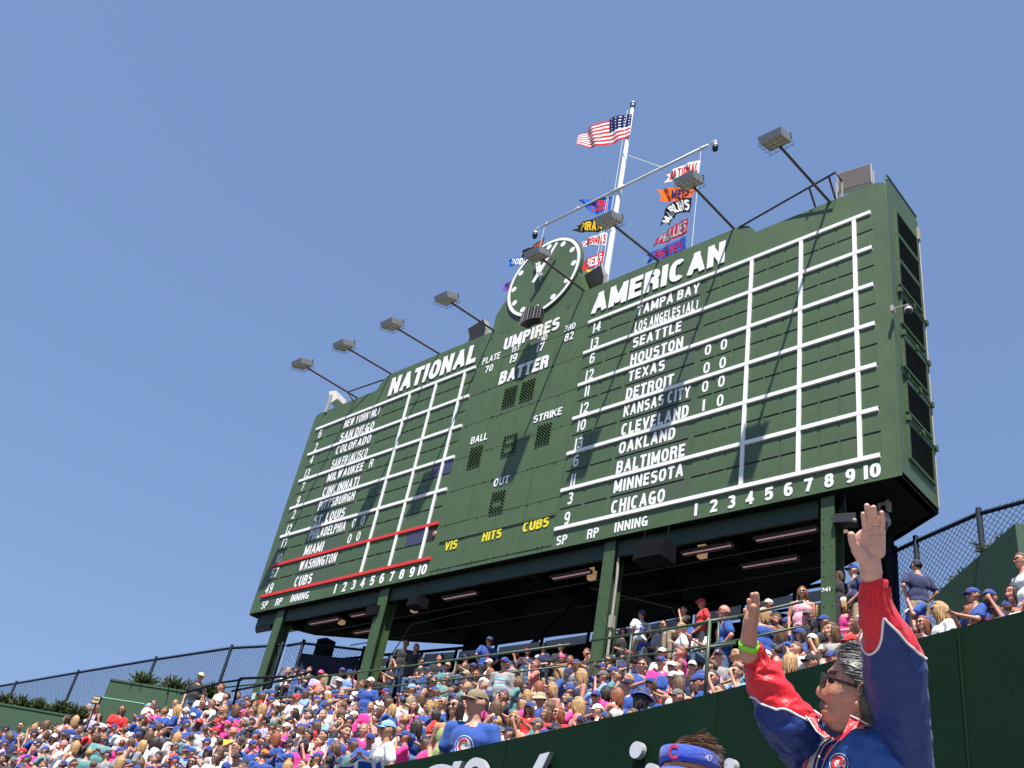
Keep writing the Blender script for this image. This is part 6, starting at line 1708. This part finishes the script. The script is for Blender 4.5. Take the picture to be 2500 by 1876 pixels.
# head
b = head_mb(132, 120, ears=False)
hc = Z5(1395,922,2.93); Uh = (AU - AB*0.30).normalized(); Fh = (-AR*math.cos(R(20)) - AB*math.sin(R(20))); Fh = (Fh - Uh*Fh.dot(Uh)).normalized()
Fh, Uh = (Fh*math.cos(R(12)) + Uh*math.sin(R(12))), (Uh*math.cos(R(12)) - Fh*math.sin(R(12)))
Yh = -Fh; Xh = Yh.cross(Uh).normalized(); HM = Matrix(((Xh.x,Yh.x,Uh.x),(Xh.y,Yh.y,Uh.y),(Xh.z,Yh.z,Uh.z)))
SC = Vector((1.04, 0.92, 1.05))
def HP(x, y, z): return hc + HM @ Vector((x*SC.x, y*SC.y, z*SC.z))
hv = [Vector(v) for v in b.v]
jv = []
for v in hv:                                  # jowls and a fuller chin, cheek crease
    x, y, z = v; y -= 0.006*G(z+0.095,0.02)*ss(0,-0.05,y); x *= 1 + 0.10*G(z+0.07,0.03)*ss(0.05,-0.03,y)
    y += 0.0022*G(abs(x)-0.036-(-z-0.03)*0.25,0.004)*G(z+0.05,0.025)*ss(-0.03,-0.06,y)
    jv.append((x, y, z))
b.v = [tuple(HP(*v)) for v in jv]
N0 = len(b.v)
b.tube([HP(0,0.030,-0.05), HP(0,0.022,-0.09), HP(0,0.020,-0.13), HP(0.0,0.030,-0.19)], 0.06, 28, rs=[0.054,0.058,0.062,0.066])
b.sph(HP(0,-0.025,-0.098), 0.046, 0.046, 0.028, 20, 12, rot=HM)
for sx in (-1, 1):
    b.sph(HP(0.085*sx,0.018,0.000), 0.0105, 0.0165, 0.0275, 18, 14, rot=HM)
    pts = [HP((0.0915+0.003*math.sin(R(q)))*sx, 0.020+0.0165*math.cos(R(q))*(1.0), 0.004+0.027*math.sin(R(q))) for q in range(200, -110, -20)]
    b.tube(pts, 0.0036, 8); b.sph(HP(0.090*sx,0.006,-0.028), 0.006, 0.008, 0.010, 10, 8, rot=HM)
    pts = [HP(0.093*sx, 0.018+0.009*math.cos(R(q)), 0.003+0.016*math.sin(R(q))) for q in range(160, -60, -25)]; b.tube(pts, 0.0024, 6)
hd = mpart(b, 'head', (M_mskin, M_eye, mat('man_lip', (0.40,0.17,0.125), 0.5)))
b = MB(); 
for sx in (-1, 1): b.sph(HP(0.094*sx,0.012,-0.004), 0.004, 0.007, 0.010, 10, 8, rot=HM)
mpart(b, 'ear_hollow_shade', mat('ear_shadow', (0.20,0.07,0.045), 0.6), parent=hd)  # dark beads put the shade of each ear's hollow into colour
# swept-back grey hair: scalp shell and several thousand strands lying over it
def hline(x, y): 
    f = ss(-0.078, -0.020, y); g = ss(-0.02, 0.045, y)
    return 0.075*(1-f) + 0.034*f*(1-g) - 0.112*g
GH = [mat('grey_hair_%d' % i, c, 0.42, 0.2, 60.0) for i, c in enumerate(((0.018,0.018,0.018),(0.055,0.052,0.050),(0.12,0.115,0.11),(0.25,0.245,0.24)))]
rnd = random.Random(4); b = MB(); src = head_mb(90, 80, ears=False); V = [Vector(v) for v in src.v]; N = []
for v in V:
    d = ss(-0.004, 0.03, v.z - hline(v.x, v.y)); N.append(HP(*(v + v.normalized()*(0.017*d - 0.003*(1-d)))))
b.add(N, [f for f in src.f if sum(1 for i in f if V[i].z > hline(V[i].x, V[i].y)-0.003) >= 3]); hs = mpart(b, 'hair', GH[1])
b = MB(); grid = [v for v in V if v.z > hline(v.x, v.y)]
for q in range(8500):
    v = rnd.choice(grid).copy(); v += Vector((rnd.gauss(0,.003),rnd.gauss(0,.003),rnd.gauss(0,.003))); p = v.copy(); P = []; LP = []; lift = rnd.uniform(0.018,0.025)*(1+0.35*noise.noise(v*28)); L = rnd.uniform(0.045,0.09); st_ = 7
    for s_ in range(st_+1):
        nrm = Vector((p.x/0.076**2, p.y/0.1**2, p.z/0.118**2)).normalized(); flow = Vector((0.10*(1 if p.x > 0 else -1), 1.0, 0.05 - 1.2*ss(0.02,0.09,p.y))) + Vector((noise.noise(v*30),0,noise.noise(v*30+Vector((4,4,4)))))*0.22
        flow = (flow - nrm*flow.dot(nrm)).normalized(); LP.append(tuple(p)); P.append(HP(*(p + nrm*(lift*math.sin(math.pi*(0.25+0.75*s_/st_))**0.6)))); p = p + flow*(L/st_)
        k_ = math.sqrt((p.x/0.078)**2 + (p.y/(0.098*1.07))**2 + (p.z/0.118)**2); p = p/k_ if p.z > -0.02 else p
    if any(abs(abs(w_[0])-0.08) < 0.03 and -0.025 < w_[1] < 0.036 and w_[2] < 0.030 for w_ in LP): continue
    mi = 0 if noise.noise(v*34) > 0.05 and rnd.random() < 0.75 else rnd.choice((1,2,2,3)); w = rnd.uniform(0.0006,0.0012)
    nn = (P[-1]-P[0]).cross(P[3]-hc).normalized()*w; vs = []
    for i, pp in enumerate(P): t_ = 1 - 0.8*(i/st_)**2; vs += [pp-nn*t_, pp+nn*t_]
    b.add(vs, [(2*i,2*i+1,2*i+3,2*i+2) for i in range(st_)], mi)
o = mpart(b, 'hair_strands', GH, parent=hs); tag(o, kind='stuff')
b = MB()                                        # moustache, goatee and sideburn stubble
for q in range(1800):
    r_ = rnd.random()
    if r_ < 0.62: x = rnd.gauss(0,0.017); z = -0.047 + rnd.gauss(0,0.003) - abs(x)*0.25; y = -0.105 + 0.4*x*x/0.03
    elif r_ < 0.88: x = rnd.gauss(0,0.011); z = -0.088 + rnd.gauss(0,0.010); y = -0.101
    else: x = rnd.choice((-1,1))*rnd.uniform(0.068,0.074); y = -0.020+rnd.gauss(0,0.008); z = rnd.uniform(-0.02,0.035)
    p = HP(x, y, z); d = (HM @ Vector((x*8, -0.3, -1))).normalized()*0.009 + Vector((rnd.gauss(0,.001),)*3); s_ = AR.cross(d).normalized()*0.0007
    b.add([p-s_, p+s_, p+d], [(0,1,2)], rnd.choice((1,1,2,2,3,3)))
tag(mpart(b, 'moustache', GH, parent=hs), kind='stuff')
# sunglasses
b = MB(); nL = 18
for sx in (-1, 1):
    vs = []
    for i in range(nL):
        a = 2*math.pi*i/nL; ca, sa = math.cos(a), math.sin(a); x = 0.033*sx + 0.029*math.copysign(abs(ca)**0.7, ca); z = 0.014 + 0.019*math.copysign(abs(sa)**0.75, sa)
        y = -0.112 + 0.9*max(0,abs(x)-0.02)**1.25; vs.append(HP(x, y, z))
    b.add(vs, [tuple(range(nL))]); b.add([v + Fh*0.003 for v in [Vector(q) for q in vs]], [tuple(range(nL-1,-1,-1))])
gl = mpart(b, 'sunglasses', mat('green_lens', (0.012,0.010,0.010), 0.05, spec=0.8), False)
b = MB()
for sx in (-1, 1):
    pts = []
    for i in range(nL+1):
        a = 2*math.pi*i/nL; ca, sa = math.cos(a), math.sin(a); x = 0.033*sx + 0.030*math.copysign(abs(ca)**0.7, ca); z = 0.014 + 0.020*math.copysign(abs(sa)**0.75, sa); pts.append(HP(x, -0.113 + 0.9*max(0,abs(x)-0.02)**1.25, z))
    b.tube(pts, 0.0028, 6, caps=False); b.tube([HP(0.062*sx,-0.088,0.024), HP(0.078*sx,-0.060,0.024), HP(0.086*sx,-0.01,0.018), HP(0.086*sx,0.022,0.008)], 0.003, 6, rs=[0.0045,0.0042,0.0035,0.003])
b.tube([HP(-0.006,-0.112,0.022),HP(0.006,-0.112,0.022)], 0.003, 6); mpart(b, 'glasses_frame', M_gl, parent=gl)
# near hand, palm toward the camera
def hand(build, name, m, vox=0.0024):
    b = MB(); build(b); me = fuse(b, vox, 3); me.materials.append(m); return mlink(name, me)
def near_hand(b):
    c = lambda A, B, ra, rb: cap(b, A, B, ra, rb, 14)
    c(ZM(770,930,2.745), ZM(752,800,2.737), 0.025, 0.028); c(ZM(752,830,2.735), ZM(745,735,2.73), 0.031, 0.029)
    b.sph(ZM(722,600,2.725), 0.043, 0.047, 0.0165, 20, 14, rot=Matrix(((AR.x,AU.x,AB.x),(AR.y,AU.y,AB.y),(AR.z,AU.z,AB.z))))
    K = [((712,486),(698,405),(690,352),0.0086),((752,470),(730,360),(718,284),0.0088),((795,474),(782,372),(773,298),0.0086),((838,500),(848,415),(838,340),0.0076)]
    for (k, m_, t_, r) in K:
        c(ZM(735,720,2.728), ZM(k[0],k[1],2.726), 0.018, 0.0115); c(ZM(k[0],k[1],2.726), ZM(m_[0],m_[1],2.716), r*1.08, r); c(ZM(m_[0],m_[1],2.716), ZM(t_[0],t_[1],2.700), r*1.0, r*0.88)
    c(ZM(690,700,2.715), ZM(640,640,2.708), 0.022, 0.017); c(ZM(640,640,2.708), ZM(606,582,2.702), 0.0150, 0.0120); c(ZM(606,582,2.702), ZM(592,520,2.698), 0.0120, 0.0102)
    c(ZM(815,660,2.72), ZM(825,540,2.722), 0.018, 0.015)
ho = hand(near_hand, 'hand', M_palm)
PC = [[(655,600),(690,560),(760,545),(850,560)],[(650,570),(700,600),(735,660),(745,720)],[(690,525),(760,515),(850,520)],[(680,405),(712,402)],[(715,372),(748,366)],[(765,380),(800,374)],[(828,418),(862,416)],[(700,480),(728,478)],[(740,466),(770,464)],[(785,466),(815,468)],[(598,585),(630,570)],[(690,742),(810,735)]]
CI = CM.transposed()
for v in ho.data.vertices:                     # creases of the palm and finger joints
    w = CI @ (v.co + MO); X = (1250 + FPX*w.x/-w.z - 1900)*3.32; Y = (938 - FPX*w.y/-w.z - 1150)*3.32
    if v.normal.dot(AB) < 0.1: continue
    dm_ = 99
    for L_ in PC:
        for a_, c_ in zip(L_[:-1], L_[1:]):
            ax, ay = a_; bx, by = c_; t_ = max(0, min(1, ((X-ax)*(bx-ax)+(Y-ay)*(by-ay))/((bx-ax)**2+(by-ay)**2))); dm_ = min(dm_, math.hypot(X-ax-t_*(bx-ax), Y-ay-t_*(by-ay)))
    v.co -= v.normal*0.0022*math.exp(-(dm_/6.0)**2)
b = MB(); q0 = ZM(790,462,2.722); b.tube([q0 + AR*0.0098*math.cos(t) + AB*0.0098*math.sin(t) + AU*0.003*math.sin(t) for t in [2*math.pi*i/20 for i in range(21)]], 0.0014, 6, caps=False); mpart(b, 'ring', mat('silver', (0.6,0.6,0.58), 0.2, metal=1.0))
def far_hand(b):
    c = lambda A, B, ra, rb: cap(b, A, B, ra, rb, 14); Q = ZT_
    c(Q(640,1050,3.06), Q(640,850,3.06), 0.031, 0.026); c(Q(640,860,3.06), Q(655,700,3.06), 0.027, 0.024)
    b.sph(Q(655,680,3.07), 0.022, 0.052, 0.040, 18, 14, rot=Matrix(((AR.x,AU.x,AB.x),(AR.y,AU.y,AB.y),(AR.z,AU.z,AB.z))))
    c(Q(640,690,3.035), Q(660,560,3.030), 0.020, 0.017); c(Q(660,560,3.030), Q(695,450,3.026), 0.0155, 0.0125); c(Q(695,450,3.026), Q(708,370,3.024), 0.0128, 0.0112)
    for (p, r) in (([(730,640,3.05),(752,480,3.05),(762,330,3.048),(748,190,3.05)],0.0090),([(700,620,3.07),(722,470,3.07),(722,330,3.07),(698,198,3.072)],0.0090),([(670,620,3.09),(680,500,3.09),(662,390,3.09),(645,280,3.095)],0.0085),([(640,640,3.11),(630,540,3.11),(608,480,3.11),(588,418,3.115)],0.0075)):
        for a_, b2 in zip(p[:-1], p[1:]): c(Q(*a_), Q(*b2), r*1.08, r)
hand(far_hand, 'hand', M_mskin)
b = MB(); vs = []; cA = ZT_(640,925,3.06); ax = (ZT_(645,820,3.06)-ZT_(635,1000,3.06)).normalized(); ax = (ax + AR*-0.10 + AB*0.25).normalized(); s1 = ax.cross(AB).normalized(); s2 = ax.cross(s1)
for j, (h, rr_) in enumerate(((-0.009,1.0),(-0.009,1.05),(0.009,1.05),(0.009,1.0))):
    for i in range(40): a = 2*math.pi*i/40; vs.append(cA + ax*(h+0.004*math.sin(a*2)) + (s1*math.cos(a)*0.0295 + s2*math.sin(a)*0.032)*rr_)
b.add(vs, [(j*40+i, j*40+(i+1)%40, ((j+1)%4)*40+(i+1)%40, ((j+1)%4)*40+i) for j in range(4) for i in range(40)]); mpart(b, 'wristband', mat('lime_band', (0.22,0.75,0.02), 0.45, 0.05), recalc=True)
# legs below the frame
b = MB(); hipc = Z5(1450,2600,2.98); fz = -0.75
for s in (-1, 1):
    h = hipc + AR*0.1*s; cap(b, h, Vector((h.x, h.y, (h.z+fz)/2)), 0.11, 0.085); cap(b, Vector((h.x, h.y, (h.z+fz)/2)), Vector((h.x, h.y, fz+0.09)), 0.082, 0.065)
me = fuse(b, 0.02, 3); me.materials.append(M_jean); mlink('trousers', me)
b = MB()
for s in (-1, 1): h = hipc + AR*0.1*s; cap(b, (h.x,h.y,fz+0.05), (h.x-0.14,h.y-0.12,fz+0.04), 0.05, 0.042)
mpart(b, 'shoes', M_shoe)

# ------------------------------------------------------------------ the person in the blue visor
def ZL(X, Y, d=3.0): return U(1550+X/2.328, 1200+Y/2.328, d)
vc = ZL(312,1640,3.0); V1 = thing('person', 'person in royal blue visor with red letter, tousled brown hair, at the bottom edge', 'person', vc - Vector((0,0,1.62)))
toc = Vector((-vc.x,-vc.y,0)).normalized(); left = CM @ Vector((-1,0,0)); left.z = 0; left.normalize(); d = toc*math.cos(R(28)) + left*math.sin(R(28)); rz = math.atan2(d.y, d.x)+math.pi/2; V1.rotation_euler = (0,0,rz)
o = link('body', get_body('stand','down',0,6), V1); own(o, SKN[1]); o = link('shirt', get_shirt('stand','down','tee'), V1); own(o, cm('B', CN, 'cloth_')); o = link('trousers', PANTS['stand'], V1)
hroot = (0,0,1.62)
def vp(b, name, m, smooth=True, parent=None):
    o = b.build(name, m, parent or V1, smooth)
    if parent is None: o.location = hroot; o.rotation_euler = (R(6),0,0)
    return o
b = MB(); n = 60; vs = []
for i in range(n+1):
    a = R(-118+236*i/n)
    for z, k_ in ((0.030,1.0),(0.030,1.035),(0.048,1.05),(0.072,1.03),(0.078,0.985),(0.078,0.95)): vs.append((0.086*k_*math.sin(a), -0.106*k_*math.cos(a), z + 0.008*math.cos(a)))
b.add(vs, [(6*i+q,6*i+q+1,6*i+q+7,6*i+q+6) for i in range(n) for q in range(5)]); vz = vp(b, 'visor', mat('visor_blue', (0.030,0.075,0.46), 0.8, 0.06, 20, 0.4, 200, sheen=0.3))
o = link('brim', BRIMM, vz, (0,0,-0.010)); own(o, MATS['visor_blue']); o.scale = (1.06,1.12,1.0); o.rotation_euler = (R(8),0,0)
b = MB(); fv = lambda x, z: Vector((x, -0.1125*math.sqrt(max(0.02,1-(x/0.0915)**2)), z)); cmark(b, 0, 0.062, 0.021, fv, 0, n=20); vp(b, 'visor_logo', MR, False, vz)
fw = lambda u, v: Vector((0.0925*math.sin(R(56+18*u)), -0.1125*math.cos(R(56+18*u)), 0.047+0.018*v))
b = text_mb('47', lambda u,v,w: fw(u, v)*1.01, 0.02); vp(b, 'visor_logo', MW, False, vz)
b = MB(); srcV = [Vector(v) for v in head_mb(60,54,ears=False).v]; grid = [v for v in srcV if v.z > (0.055 if v.y < 0 else 0.055-1.2*v.y)]; rnd = random.Random(8)
src2 = head_mb(60,54,ears=False)
b.add([v*1.07 if v.z > -0.06 else v for v in srcV], [f for f in src2.f if all(srcV[i].z > (0.05 if srcV[i].y < 0 else max(-0.07,0.05-1.6*srcV[i].y)) for i in f)]); hb = vp(b, 'hair', HC['n'])
b = MB(); HB = [mat('brown_hair_%d' % i, c, 0.5, 0.2, 60) for i, c in enumerate(((0.045,0.020,0.010),(0.10,0.045,0.020),(0.20,0.10,0.045)))]
for q in range(3800):
    v = rnd.choice(grid)*1.05; P = [v.copy()]; dr = (v.normalized()*0.38 + Vector((0.9*noise.noise(v*16)+0.75, -0.25+0.8*noise.noise(v*16+Vector((9,2,1))), 0.22)) + Vector((rnd.gauss(0,.15),rnd.gauss(0,.15),rnd.gauss(0,.15)))).normalized(); L = rnd.uniform(0.025,0.05)*(1.15 if v.z > 0.09 else 0.8)
    for s_ in range(5): dr = (dr + Vector((0.22,0.05,-0.16))).normalized(); P.append(P[-1] + dr*L/5)
    nn = dr.cross(Vector((rnd.gauss(0,1),rnd.gauss(0,1),rnd.gauss(0,1)))).normalized()*0.0009; vs = []
    for i, pp in enumerate(P): vs += [pp-nn*(1-i/6), pp+nn*(1-i/6)]
    b.add(vs, [(2*i,2*i+1,2*i+3,2*i+2) for i in range(5)], rnd.choice((0,0,1,1,2)))
o = b.build('hair_strands', HB, hb); tag(o, kind='stuff')
